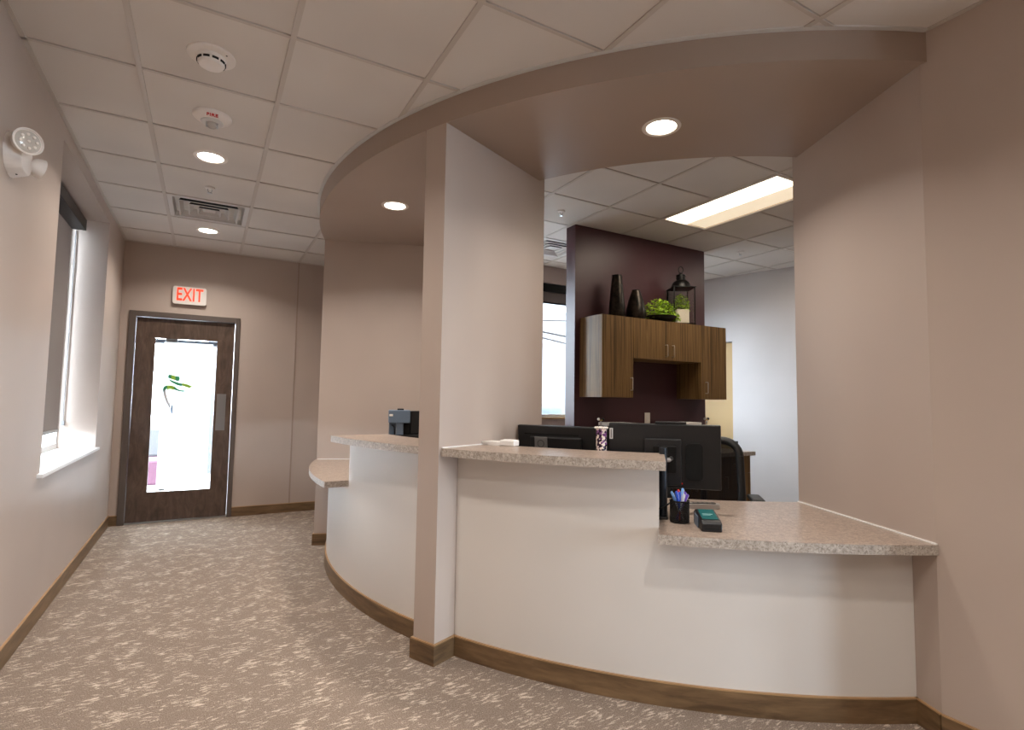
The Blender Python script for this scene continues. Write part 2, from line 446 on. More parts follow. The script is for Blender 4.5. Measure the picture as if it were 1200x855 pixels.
ceil = struct(obj('ceiling', mk(prism, rect_minus_disc(XL-0.05, XR+0.1, -4.6, YF+0.1, RS-0.1), H+0.04, H+0.07), 'tile_white'), 'suspended ceiling of square white tiles over the hall')
struct(obj('ceiling_lounge', B(XR+0.1, 7.25, -4.6, 0.65, H, H+0.05), 'tile_white'))
T0X, T0Y, TS = -0.349, 3.057, 0.611
TB = 0.012
SKIP = set()
def in_hall(x0, x1, y0, y1):
    x0 = max(x0, XL); y1 = min(y1, YF)
    x1 = min(x1, XR if y0 < 1.5 else (1.16 if y0 > 4.6 else 9))
    return (x0, x1, y0, y1) if x1-x0 > 0.01 and y1-y0 > 0.01 else None
diffuser_cell = (0, 3)
shared = None
for i in range(-1, 5):
    for j in range(-9, 6):
        x0, y0 = T0X+i*TS, T0Y+j*TS
        if (i, j) == diffuser_cell: continue
        q = in_hall(x0, x0+TS, y0, y0+TS)
        if not q: continue
        g = 0.0125
        r = (q[0]+g, q[1]-g, q[2]+g, q[3]-g)
        if r[1]-r[0] < 0.02 or r[3]-r[2] < 0.02: continue
        poly = rect_minus_disc(*r, RS+0.016)
        if not poly: continue
        full = len(poly) == 4 and abs(r[1]-r[0]-(TS-2*g)) < 1e-4 and abs(r[3]-r[2]-(TS-2*g)) < 1e-4
        if full:
            if shared is None:
                o = obj('ceiling_tile', B(-TS/2+g, TS/2-g, -TS/2+g, TS/2-g, 0.003, 0.018), 'tile_white', ceil); shared = o.data
            else:
                o = bpy.data.objects.new('ceiling_tile', shared); COL.objects.link(o); o.parent = ceil
            o.location = (x0+TS/2, y0+TS/2, H)
        else:
            obj('ceiling_tile', mk(prism, poly, H+0.003, H+0.018), 'tile_white', ceil)
def tee(r):
    if r[1]-r[0] < 0.005 or r[3]-r[2] < 0.005: return
    poly = rect_minus_disc(*r, RS+0.01)
    if poly: obj('grid_tee', mk(prism, poly, H-0.002, H+0.03), 'grid_white', ceil)
for i in range(0, 5):
    x = T0X+i*TS
    for j in range(-9, 6):                       # split by bay so the arc cut stays a single piece
        y0 = T0Y+j*TS; q = in_hall(x-TB, x+TB, y0, y0+TS)
        if q: tee(q)
for j in range(-8, 6):
    y = T0Y+j*TS
    for i in range(-1, 5):
        q = in_hall(T0X+i*TS+TB, T0X+(i+1)*TS-TB, y-TB*0.7, y+TB*0.7)
        if q: tee(q)
obj('wall_angle', B(XL, XL+0.02, -2.4, YF, H-0.002, H+0.03), 'grid_white', ceil)
obj('wall_angle', B(XL+0.02, 1.16, YF-0.02, YF, H-0.002, H+0.03), 'grid_white', ceil)
obj('wall_angle', B(XR-0.02, XR, 0.62, 1.05, H-0.002, H+0.03), 'grid_white', ceil)
obj('curved_wall_angle', mk(arc_prism, CX, CY, RS, RS+0.022, -199.8, -115.2, H-0.003, H+0.03, 110), 'trim_white', ceil, smooth=30)

oc = struct(obj('ceiling_office', B(1.3, 7.3, 1.5, 5.85, HO+0.04, HO+0.07), 'tile_white'), 'suspended ceiling of square tiles over the office')
OGX, OGY = 3.06, 3.09
TROF = (1, -1)
sh2 = None
for i in range(-2, 6):
    for j in range(-3, 5):
        x0, y0 = OGX+i*TS, OGY+j*TS
        if i == 1 and j in (-1, 0): continue
        if (i, j) == (0, 2): pass
        g = 0.0125
        y1 = min(y0+TS, 5.79)
        if y1-y0 < 0.05 or y0+TS < 1.65: continue
        cxm, cym = x0+TS/2, (y0+y1)/2
        if math.hypot(cxm-CX, cym-CY) > 2.75 and cxm < CX and cym < CY: continue
        if (Vector((cxm, cym))-GA).dot(gn) > 0.3: continue
        if y1-y0 > TS-0.01:
            if sh2 is None:
                o = obj('ceiling_tile', B(-TS/2+g, TS/2-g, -TS/2+g, TS/2-g, 0.003, 0.018), 'tile_white', oc); sh2 = o.data
            else:
                o = bpy.data.objects.new('ceiling_tile', sh2); COL.objects.link(o); o.parent = oc
            o.location = (cxm, cym, HO)
        else:
            obj('ceiling_tile', B(x0+g, x0+TS-g, y0+g, y1-g, HO+0.003, HO+0.018), 'tile_white', oc)
for i in range(-2, 7):
    x = OGX+i*TS
    if i == 2: pass
    y_lo, y_hi = (1.65, 5.79)
    obj('grid_tee', B(x-TB, x+TB, y_lo, y_hi, HO-0.002, HO+0.03), 'grid_white', oc)
for j in range(-2, 5):
    y = OGY+j*TS
    for i in range(-2, 6):
        if i == 1 and j == 0: continue
        x0 = OGX+i*TS
        if y > 5.75: continue
        obj('grid_tee', B(x0+TB, x0+TS-TB, y-TB*0.7, y+TB*0.7, HO-0.002, HO+0.03), 'grid_white', oc)

# ------------------------------------------------------------------ baseboards
BH, BT = 0.1, 0.012
def board(name, fn_list, label=None):
    bm = bmesh.new()
    for f in fn_list: f(bm, 0.0, BH-0.006, BT)
    o = struct(obj(name, bm, 'base_wood'), label)
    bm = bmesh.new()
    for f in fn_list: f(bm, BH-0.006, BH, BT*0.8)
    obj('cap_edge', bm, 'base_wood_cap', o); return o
board('baseboard_left', [lambda bm, a, b_, t: box(bm, XL, XL+t, -4.5, YF, a, b_)])
board('baseboard_far', [lambda bm, a, b_, t: box(bm, XL+t, DX0, YF-t, YF, a, b_), lambda bm, a, b_, t: box(bm, DX1, 1.16, YF-t, YF, a, b_)])
board('baseboard_right', [lambda bm, a, b_, t: box(bm, XR-t, XR, 0.62, 1.07, a, b_)])
board('baseboard_counter_right', [lambda bm, a, b_, t: arc_prism(bm, CX, CY, RF-0.004, RF+t, A_MR+0.15, A_R, a, b_, 40)], 'curved wooden baseboard under the right reception counter')
board('baseboard_counter_left', [lambda bm, a, b_, t: arc_prism(bm, CX, CY, RF-0.004, RF+t, A_L, A_ML+0.1, a, b_, 40)], 'curved wooden baseboard under the left reception counter')
def colboard(bm, a, b_, t):
    ca, sa = math.cos(math.radians(-155.05)), math.sin(math.radians(-155.05))
    P = lambda r, s: (CX+r*ca-s*sa, CY+r*sa+s*ca)
    o_, w_ = RS+t, 0.071+t
    prism(bm, [P(3.05, -w_), P(o_, -w_), P(o_, w_), P(3.05, w_)], a, b_)
board('baseboard_column', [colboard], 'wooden baseboard wrapped around the column foot')
def rwboard(bm, a, b_, t):
    ca, sa = math.cos(math.radians(A_R)), math.sin(math.radians(A_R))
    P = lambda r, s: (CX+r*ca-s*sa, CY+r*sa+s*ca)
    prism(bm, [P(3.05, -t), P(3.195, -t), P(3.195, 0.01), P(3.05, 0.01)], a, b_)
board('baseboard_reception_right', [rwboard])
def lwboard(bm, a, b_, t):
    ca, sa = math.cos(math.radians(A_L)), math.sin(math.radians(A_L))
    P = lambda r, s: (CX+r*ca-s*sa, CY+r*sa+s*ca)
    prism(bm, [P(3.05, t), P(RS+t, t), P(RS+t, -0.15), P(3.05, -0.15)], a, b_)
board('baseboard_reception_left', [lwboard])

# ------------------------------------------------------------------ reception counters
def knee(name, a0, a1, z1, label):
    o = obj(name, mk(arc_prism, CX, CY, RF-0.11, RF, a0, a1, 0, z1, 36), 'panel_paint', smooth=30)
    return tag(o, label, 'counter front')
knee('counter_front', A_MR+0.05, -134.65, ZHI-0.040, 'tall curved pale front panel right of the column, under the raised countertop')
knee('counter_front', -134.65, A_R-0.02, ZLO-0.040, 'low curved pale front panel at the right wall under the low countertop')
knee('counter_front', -174.6, A_ML-0.05, ZHI-0.040, 'tall curved pale front panel left of the column')
knee('counter_front', A_L+0.02, -174.6, ZLO-0.040, 'low curved pale front panel at the far left end of the reception')
def sector_poly(segs):
    """segs: list of (radius, a0, a1) walked in order"""
    pts = []
    for r, a0, a1 in segs:
        n = max(2, int(abs(a1-a0)/1.0))
        for i in range(n+1): pts.append(pol(r, a0+(a1-a0)*i/n))
    return pts
def countertop(poly, z, label, cat='countertop'):
    root = thing('countertop', (0, 0, 0), 0, label, cat)
    bm = mk(prism, poly, z-0.039, z-0.0008)
    obj('edge_band', bm, 'laminate_edge', root, smooth=30)
    bm = mk(prism, poly, z-0.0008, z)
    obj('top_surface', bm, 'laminate_top', root)
    return root
countertop(sector_poly([(RC, A_MR+0.02, -134.15), (2.82, -134.15, A_MR+0.02)]), ZHI, 'raised speckled beige countertop right of the column')
countertop(sector_poly([(RC, -174.5, A_ML-0.03), (2.82, A_ML-0.03, -174.5)]), ZHI, 'raised speckled beige countertop left of the column')
countertop(sector_poly([(RF-0.111, A_MR+0.05, -134.7), (RC, -134.7, A_R-0.01), (2.29, A_R-0.01, A_MR+0.05)]), ZLO, 'low speckled beige countertop holding the pen cup and card terminal')
countertop(sector_poly([(RC+0.02, A_L+0.02, -175.0), (RF-0.111, -175.0, A_ML-0.05), (2.3, A_ML-0.05, A_L+0.02)]), ZLO, 'low speckled beige countertop at the far left end')
# thin laminate backsplash lines where the counters meet the wing walls
def rad_strip(name, a, r0, r1, t0, t1, z0, z1, label):
    ca, sa = math.cos(math.radians(a)), math.sin(math.radians(a))
    P = lambda r, t: (CX+r*ca-t*sa, CY+r*sa+t*ca)
    return struct(obj(name, mk(prism, [P(r0, t0), P(r1, t0), P(r1, t1), P(r0, t1)], z0, z1), 'paper'), label)
rad_strip('trim_2', A_R, 2.29, RC-0.003, -0.008, -0.0005, ZLO+0.0003, ZLO+0.006, 'pale caulk line along the low counter')
rad_strip('trim_3', A_MR, 2.83, RC-0.003, 0.0005, 0.008, ZHI+0.0003, ZHI+0.006, 'pale caulk line beside the column')
rad_strip('trim_4', A_L, 2.3, RC+0.01, 0.0005, 0.008, ZLO+0.0003, ZLO+0.006, 'pale caulk line at the far wing wall')

# ------------------------------------------------------------------ exit door
door = sempty('door_1', label='dark wooden exit door with a tall glass pane')
y0 = YF-0.02
bm = bmesh.new(); box(bm, DX0, DX0+0.058, y0, YF+0.16, 0, DZ)
obj('frame_jamb', bm, 'door_frame_metal', door, bevel=0.003)
bm = bmesh.new(); box(bm, DX1-0.045, DX1, y0, YF+0.16, 0, DZ)
obj('frame_jamb', bm, 'door_frame_metal', door, bevel=0.003)
bm = bmesh.new(); box(bm, DX0+0.058, DX1-0.045, y0, YF+0.16, DZ-0.055, DZ)
obj('frame_head', bm, 'door_frame_metal', door, bevel=0.003)
LX0, LX1, LZ0_, LZ1_ = DX0+0.061, DX1-0.048, 0.012, DZ-0.058
GX0, GX1, GZ0, GZ1 = -0.475, 0.084, 0.305, 1.877
ly0, ly1 = YF+0.03, YF+0.075
leaf = obj('door_leaf', B(LX0, GX0, ly0, ly1, LZ0_, LZ1_), 'door_wood', door)
obj('stile', B(GX1, LX1, ly0, ly1, LZ0_, LZ1_), 'door_wood', leaf)
obj('rail', B(GX0, GX1, ly0, ly1, LZ0_, GZ0), 'door_wood', leaf)
obj('rail', B(GX0, GX1, ly0, ly1, GZ1, LZ1_), 'door_wood', leaf)
obj('glass_pane', B(GX0, GX1, YF+0.05, YF+0.056, GZ0, GZ1), 'glass', door)
film = obj('frosted_film', mk(lambda bm: prism(bm, [(GX0+0.075, YF+0.057), (GX1-0.035, YF+0.057), (GX1-0.035, YF+0.058), (GX0+0.075, YF+0.058)], GZ0+0.02, GZ1-0.035)), 'frosted_film', door, label='white frosted film on the door glass')
obj('push_plate', B(0.107, 0.195, ly0-0.003, ly0, 0.92, 1.31), 'grey_plate', door, bevel=0.001, label='grey metal push plate')
obj('threshold', B(LX0, LX1, YF-0.01, YF+0.16, 0.0, 0.011), 'steel', door)
# cut-out logo strokes on the film (flat print)
def logo(bm_pts, material):
    cz_ = sum(z for _, z in bm_pts)/len(bm_pts)
    bm = bmesh.new(); vs = [bm.verts.new((x, YF+0.0485, cz_+(z-cz_)*1.25)) for x, z in bm_pts]; bm.faces.new(vs)
    r = bmesh.ops.extrude_face_region(bm, geom=list(bm.faces))
    for v in [g for g in r['geom'] if isinstance(g, bmesh.types.BMVert)]: v.co.y += 0.001
    obj('logo_stroke', bm, material, door)
def lp(zx, zy):  # position on the pane of a point in the logo drawing (789 x 855 units)
    return (-0.475+(zx-30)*0.000592-0.004, 1.605-(zy-0)*0.000697)
logo([lp(*p) for p in ((250, 190), (258, 150), (300, 155), (300, 205))], 'decal_green')
logo([lp(*p) for p in ((300, 205), (300, 155), (365, 172), (360, 222))], 'decal_lime')
logo([lp(*p) for p in ((360, 222), (365, 172), (420, 178), (432, 205), (415, 232), (380, 232))], 'decal_green')
logo([lp(*p) for p in ((245, 215), (270, 225), (360, 252), (470, 275), (468, 305), (400, 296), (310, 262))], 'decal_green')
logo([lp(*p) for p in ((470, 275), (560, 290), (600, 305), (635, 302), (590, 334), (540, 325), (468, 305))], 'decal_lime')
logo([lp(*p) for p in ((190, 395), (182, 365), (200, 335), (240, 315), (250, 350), (215, 385))], 'decal_green')
logo([lp(*p) for p in ((240, 315), (290, 314), (355, 328), (350, 370), (300, 358), (262, 362), (250, 390), (245, 350))], 'decal_lime')
logo([lp(*p) for p in ((355, 328), (400, 360), (450, 375), (520, 380), (505, 392), (440, 390), (380, 375), (350, 370))], 'decal_green')
logo([lp(*p) for p in ((190, 400), (225, 385), (235, 440), (275, 540), (310, 600), (290, 600), (240, 540), (200, 460))], 'decal_grey')
logo([lp(*p) for p in ((290, 530), (302, 560), (300, 640), (286, 630))], 'decal_grey')
logo([lp(*p) for p in ((328, 610), (350, 620), (345, 720), (322, 700), (318, 650))], 'decal_blue')
# things outside the door, seen in the clear strips of glass
obj('door_closer', B(-0.39, -0.28, ly1, ly1+0.05, 1.83, 1.88), 'grey_plate', door, bevel=0.006, label='grey door closer box')
rl = thing('overhead_rail', (0, 7.13, -0.14), 0, 'blue grey rail outside the top of the exit door', 'rail')
obj('rail', B(-1.5, 1.5, -0.03, 0.03, 2.0, 2.05), 'slate_dark', rl, bevel=0.004)
for sx in (-1.47, 1.47): obj('post', B(sx-0.03, sx+0.03, -0.03, 0.03, 0, 2.0), 'slate_dark', rl)
bench = thing('outdoor_bench', (-0.74, 8.4, -0.14), 0, 'mauve padded bench seen low through the door glass edge', 'bench')
obj('seat', B(-0.35, 0.35, -0.25, 0.25, 0.30, 0.62), 'mauve_fabric', bench, bevel=0.03)
obj('backrest', B(-0.35, 0.35, 0.18, 0.30, 0.62, 1.0), 'grey_fabric', bench, bevel=0.03)
for sx in (-0.3, 0.3):
    for sy in (-0.2, 0.2): obj('leg', B(sx-0.02, sx+0.02, sy-0.02, sy+0.02, 0, 0.30), 'black_metal', bench)
bol = thing('outdoor_planter', (0.42, 8.6, -0.14), 0, 'grey planter box seen through the right edge of the door glass', 'planter')
obj('body', B(-0.2, 0.2, -0.2, 0.2, 0, 0.75), 'grey_fabric', bol, bevel=0.01)
obj('rim', B(-0.22, 0.22, -0.22, 0.22, 0.75, 0.80), 'slate_plastic', bol, bevel=0.008)

# ------------------------------------------------------------------ exit sign
ex = thing('exit_sign', (-0.192, YF, 2.333), 0, 'white wall sign with red EXIT letters above the door', 'exit sign')
def rrect(w_, h_, r, n=5):
    pts = []
    for cx, cy, a in ((w_/2-r, h_/2-r, 0), (-w_/2+r, h_/2-r, 90), (-w_/2+r, -h_/2+r, 180), (w_/2-r, -h_/2+r, 270)):
        for k in range(n+1): t = math.radians(a+90*k/n); pts.append((cx+r*math.cos(t), cy+r*math.sin(t)))
    return pts
def rr_box(bm, w_, h_, r, d0, d1, M):
    fs = prism(bm, rrect(w_, h_, r), d0, d1)
    for v in {v for f in fs for v in f.verts}: v.co = M @ v.co
RX = rotm('X', PI/2)     # drawing plane XY -> XZ, depth towards -Y
obj('back_box', mk(rr_box, 0.29, 0.17, 0.02, 0.0, 0.03, RX), 'grey_plate', ex)
obj('face_plate', mk(rr_box, 0.305, 0.185, 0.025, 0.03, 0.048, RX), 'white_plastic', ex, smooth=40)
obj('lettering', text_bm('EXIT', 0.190, 0.60, 0.0008, trm(0, -0.0485, 0.002) @ RX, bold=0.003), 'exit_red', ex, label='red letters EXIT')

# ------------------------------------------------------------------ hall window and roller shade
def window(name, parts, mats_):
    pass
wn = sempty('window_1', label='hall window in the deep recess')
fx0, fx1 = -1.065, -1.03
obj('window_frame', B(fx0, fx1, WY1-0.045, WY1, WZ0, WZ1), 'trim_white', wn)
obj('window_frame', B(fx0, fx1, WY0, WY0+0.045, WZ0, WZ1), 'trim_white', wn)
obj('window_frame', B(fx0, fx1, WY0+0.045, WY1-0.045, WZ0, WZ0+0.05), 'trim_white', wn)
obj('window_frame', B(fx0, fx1, WY0+0.045, WY1-0.045, WZ1-0.05, WZ1), 'trim_white', wn)
obj('mullion', B(fx0, fx1, 4.77, 4.81, WZ0+0.05, WZ1-0.05), 'trim_white', wn)
obj('pane', B(-1.05, -1.046, WY0+0.045, 4.77, WZ0+0.05, WZ1-0.05), 'glass', wn)
obj('pane', B(-1.05, -1.046, 4.81, WY1-0.045, WZ0+0.05, WZ1-0.05), 'glass', wn)
obj('window_sill', B(-1.03, -0.752, WY0-0.07, WY1+0.03, 0.822, 0.845), 'white_sill', wn, bevel=0.004)
sh = thing('roller_shade', (-1.02, 4.79, 0.84), 0, 'dark roller shade pulled nearly down in the hall window', 'roller shade')
obj('cassette', B(-0.005, 0.095, WY0-4.79+0.003, WY1-4.79-0.06, 1.80, 1.89), 'black_metal', sh, bevel=0.004)
obj('fabric', B(-0.003, 0.0, WY0-4.79+0.02, 5.595-4.79, 0.165, 1.80), 'shade_fabric', sh)
obj('hem_bar', B(-0.008, 0.005, WY0-4.79+0.02, 5.595-4.79, 0.14, 0.165), 'grey_plate', sh, bevel=0.003)
obj('control_chain', mk(tube, [(0.02, 0.855, 1.80), (0.02, 0.855, 1.0), (0.02, 0.855, 0.21)], 0.004, 6), 'grey_plate', sh)
obj('chain_clip', B(0.008, 0.032, 0.845, 0.869, 0.19, 0.225), 'grey_plate', sh, bevel=0.003)
# waiting-area windows behind the camera
def plain_window(name, x0, x1, y0_, y1_, z0, z1, axis, n=3):
    o = sempty(name)
    if axis == 'y':
        L = (x1-x0)/n
        for k in range(n+1):
            xc = x0+k*L; obj('mullion', B(max(x0, xc-0.025), min(x1, xc+0.025), y0_, y1_, z0, z1), 'trim_white', o)
        obj('window_frame', B(x0, x1, y0_, y1_, z0-0.0, z0+0.05), 'trim_white', o); obj('window_frame', B(x0, x1, y0_, y1_, z1-0.05, z1), 'trim_white', o)
        for k in range(n): obj('pane', B(x0+k*L+0.025, x0+(k+1)*L-0.025, (y0_+y1_)/2, (y0_+y1_)/2+0.004, z0+0.05, z1-0.05), 'glass', o)
    else:
        obj('window_frame', B(x0, x1, y0_, y0_+0.05, z0, z1), 'trim_white', o); obj('window_frame', B(x0, x1, y1_-0.05, y1_, z0, z1), 'trim_white', o)
        obj('window_frame', B(x0, x1, y0_+0.05, y1_-0.05, z0, z0+0.05), 'trim_white', o); obj('window_frame', B(x0, x1, y0_+0.05, y1_-0.05, z1-0.05, z1), 'trim_white', o)
        obj('pane', B((x0+x1)/2, (x0+x1)/2+0.004, y0_+0.05, y1_-0.05, z0+0.05, z1-0.05), 'glass', o)
    return o
for k, (a, b_) in enumerate(LW): plain_window('window_%d' % (4+k), a, b_, -4.62, -4.56, 0.4, 2.6, 'y', 1)
plain_window('window_3', 1.35, 2.95, 5.86, 5.92, 1.08, 2.81, 'y')

# ------------------------------------------------------------------ office window
ow = sempty('window_2', label='office window beside the plum wall')
oy0, oy1 = 5.86, 5.92
obj('window_frame', B(OX0, OX1, oy0, oy1, OZ0, OZ0+0.04), 'trim_white', ow)
obj('window_frame', B(OX0, OX1, oy0, oy1, OZ1-0.04, OZ1), 'trim_white', ow)
obj('window_frame', B(OX0, OX0+0.04, oy0, oy1, OZ0+0.04, OZ1-0.04), 'trim_white', ow)
obj('window_frame', B(OX1-0.04, OX1, oy0, oy1, OZ0+0.04, OZ1-0.04), 'trim_white', ow)
obj('pane', B(OX0+0.04, OX1-0.04, 5.888, 5.892, OZ0+0.04, OZ1-0.04), 'glass', ow)
obj('window_sill', B(OX0-0.04, OX1+0.04, 5.76, oy0, OZ0-0.02, OZ0+0.004), 'tan_door', ow)
os_ = thing('roller_shade', (4.2, 5.83, 2.55), 0, 'dark roller shade rolled up at the office window head', 'roller shade')
obj('cassette', B(-0.99, 0.99, -0.03, 0.025, 0.15, 0.255), 'black_metal', os_, bevel=0.004)
obj('fabric', B(-0.98, 0.98, 0.0, 0.004, 0.02, 0.15), 'shade_fabric', os_)
obj('hem_bar', B(-0.98, 0.98, -0.004, 0.008, 0.0, 0.02), 'black_metal', os_)

# building and awning outside the office window
bd = thing('neighbour_building', (6, 11.5, -0.14), 0, 'pale painted brick building outside the office window', 'building')
obj('brick_wall', B(-6, 8, 0, 0.4, 0, 7), 'painted_brick', bd)
for k in range(5):
    wx = -1.95+k*2.6-2.6
    f_ = obj('window_opening', B(wx, wx+1.3, -0.03, 0.02, 0.75, 1.28), 'slate_dark', bd)
    obj('pane', B(wx+0.04, wx+1.26, -0.04, -0.03, 0.79, 1.24), 'dark_glass', f_)
aw = thing('awning_frame', (4.2, 7.2, 2.45), 0, 'rust brown metal awning rods outside the office window', 'awning')
obj('rod', mk(tube, [(-0.9, -0.1, 0.02), (1.2, 0.3, 0.22)], 0.016, 8), 'rust_metal', aw)
obj('rod', mk(tube, [(-0.9, -0.1, 0.0), (1.2, 0.2, -0.22)], 0.014, 8), 'rust_metal', aw)
obj('rod', mk(tube, [(-0.7, -0.1, 0.02), (1.2, -0.1, -0.16)], 0.014, 8), 'rust_metal', aw)
obj('bracket', B(-1.0, -0.5, -0.13, -0.07, 0.01, 0.06), 'black_metal', aw, bevel=0.005)
for sx in (-0.95, 1.25): obj('wall_arm', B(sx-0.025, sx+0.025, -1.255, 0.32, 0.01, 0.06), 'black_metal', aw)

# ------------------------------------------------------------------ lamps
def disc_lamp(parent, loc, power, radius=0.07):
    l = bpy.data.lights.new('lamp', 'AREA'); l.shape = 'DISK'; l.size = radius*2; l.energy = power; l.color = LAMP_COL; l.spread = math.radians(138)
    o = bpy.data.objects.new('lamp_light', l); COL.objects.link(o); o.parent = parent; o.location = loc
    return o
def downlight(x, y, z, power, label):
    t = thing('downlight', (x, y, z), 0, label, 'downlight', 'recessed downlights')
    obj('trim_ring', mk(lathe, [(0.072, 0.004), (0.078, -0.004), (0.098, -0.003), (0.100, 0.0), (0.100, 0.004)], 40, None, False), 'lamp_trim', t, smooth=40)
    obj('lens', mk(lathe, [(0.0, -0.001), (0.074, -0.001), (0.074, 0.003), (0, 0.003)], 40, None, False), 'lamp_lens', t)
    disc_lamp(t, (0, 0, -0.008), power)
    return t
downlight(-0.042, 3.984, H-0.002, P_HALL, 'bright round downlight in the hall ceiling beside the fire strobe')
downlight(-0.05, 5.796, H-0.002, P_HALL, 'bright round downlight nearest the exit sign, beyond the air diffuser')
downlight(2.0, 2.003, ZS, P_SOFFIT, 'bright round downlight in the soffit above the right counter')
downlight(1.16, 3.861, ZS, P_SOFFIT, 'bright round downlight in the soffit left of the column')
downlight(-0.042, 2.17, H-0.002, P_BACK, 'hall downlight just above the camera')
downlight(-0.042, 0.36, H-0.002, P_BACK, 'hall downlight behind the camera')
downlight(1.2, 0.36, H-0.002, P_BACK, 'downlight in front of the right counter behind the camera')
downlight(1.2, -1.45, H-0.002, P_BACK, 'downlight in the waiting area behind the camera')
downlight(-0.042, -1.45, H-0.002, P_BACK, 'downlight at the rear of the hall')

tr = thing('ceiling_troffer', (OGX+1.5*TS, OGY, HO), 0, 'long rectangular fluorescent fixture in the office ceiling', 'ceiling light')
w2, l2 = TS/2-0.013, TS-0.013
bm = bmesh.new()
for a in ((-w2, w2, -l2, -l2+0.02), (-w2, w2, l2-0.02, l2), (-w2, -w2+0.02, -l2+0.02, l2-0.02), (w2-0.02, w2, -l2+0.02, l2-0.02)): box(bm, *a, -0.003, 0.02)
obj('frame', bm, 'lamp_trim', tr)
obj('pan', B(-w2+0.02, w2-0.02, -l2+0.02, l2-0.02, 0.03, 0.04), 'troffer_pan', tr)
obj('lens', B(-w2+0.03, 0.02, -l2+0.02, l2-0.02, 0.008, 0.014), 'troffer_lens', tr)
obj('reflector', mk(prism, [(0.025, -l2+0.02), (w2-0.02, -l2+0.02), (w2-0.02, l2-0.02), (0.025, l2-0.02)], 0.012, 0.02), 'troffer_pan', tr)
ll = bpy.data.lights.new('lamp', 'AREA'); ll.shape = 'RECTANGLE'; ll.size = 0.52; ll.size_y = 1.14; ll.energy = P_OFFICE; ll.color = (1.0, 0.90, 0.76)
lo_ = bpy.data.objects.new('lamp_light', ll); COL.objects.link(lo_); lo_.parent = tr; lo_.location = (0, 0, -0.006)
tr2 = copy_tree(tr); tr2.location = (OGX+3.5*TS+TS, OGY+TS*0, HO-0.002); tr2['label'] = 'second fluorescent fixture deeper in the office ceiling, hidden by the right wall'

# ------------------------------------------------------------------ ceiling devices
sd = thing('smoke_detector', (-0.047, 2.778, H), math.radians(-20), 'round white smoke detector with dark vent slots, nearest ceiling device', 'smoke detector')
obj('mounting_plate', mk(lathe, [(0, 0.003), (0.100, 0.003), (0.100, -0.004), (0.092, -0.008), (0, -0.008)], 40, None, False), 'white_plastic', sd, smooth=40)
obj('body', mk(lathe, [(0.062, -0.008), (0.062, -0.022), (0.058, -0.026), (0.056, -0.036), (0.050, -0.046), (0.03, -0.052), (0, -0.053)], 36, None, False), 'white_plastic', sd, smooth=40)
for k in range(10):
    obj('vent_slot', mk(arc_prism, 0, 0, 0.050, 0.0605, k*36+5, k*36+31, -0.0345, -0.0255, 5), 'dark_gap', sd)
obj('indicator', mk(lathe, [(0, -0.009), (0.004, -0.009), (0.004, -0.006), (0, -0.006)], 8, trm(0.075, -0.03, 0), False), 'dark_gap', sd)
fsn = thing('fire_strobe', (-0.038, 3.395, H), 0, 'round white ceiling strobe with red FIRE lettering and clear lens', 'fire alarm')
obj('housing', mk(lathe, [(0, 0.003), (0.098, 0.003), (0.098, -0.006), (0.094, -0.012), (0.062, -0.030), (0, -0.032)], 40, None, False), 'white_plastic', fsn, smooth=35)
obj('lens_base', mk(lathe, [(0, -0.031), (0.058, -0.031), (0.055, -0.036), (0, -0.037)], 32, None, False), 'trim_white', fsn, smooth=35)
obj('strobe_lens', mk(lathe, [(0.026, -0.036), (0.028, -0.048), (0.022, -0.060), (0.010, -0.066), (0, -0.067)], 12, None, False), 'led_grey', fsn)
for k in range(3): obj('strobe_rib', B(-0.03, 0.03, -0.012+k*0.012-0.0015, -0.012+k*0.012+0.0015, -0.058, -0.036), 'steel', fsn)
MM = trm(0, -0.076, -0.0240) @ rotm('X', math.radians(180-27))
obj('lettering', text_bm('FIRE', 0.026, 1.15, 0.0015, MM @ Matrix.Scale(1, 4), bold=0.0006), 'red_print', fsn, label='red letters FIRE')
def sprinkler(x, y, z, label):
    s = thing('sprinkler_head', (x, y, z), 0, label, 'sprinkler', 'ceiling sprinklers')
    obj('escutcheon', mk(lathe, [(0, 0.002), (0.036, 0.002), (0.034, -0.004), (0.018, -0.010), (0, -0.010)], 24, None, False), 'white_plastic', s, smooth=40)
    obj('frame_arm', mk(tube, [(-0.012, 0, -0.008), (-0.014, 0, -0.025), (0, 0, -0.040)], 0.0025, 6), 'steel', s)
    obj('frame_arm', mk(tube, [(0.012, 0, -0.008), (0.014, 0, -0.025), (0, 0, -0.040)], 0.0025, 6), 'steel', s)
    obj('deflector', mk(lathe, [(0, -0.040), (0.018, -0.040), (0.018, -0.0425), (0, -0.0425)], 16, None, False), 'steel', s)
sprinkler(-0.043, 4.586, H, 'small sprinkler head in the hall ceiling before the air diffuser')
k_ = (HO-CH)/(H-CH)
sprinkler(2.479*k_, 3.609*k_, HO, 'small sprinkler head in the office ceiling left of the plum wall')
sprinkler(4.718*k_, 3.624*k_, HO, 'small sprinkler head in the office ceiling right of the plum wall')
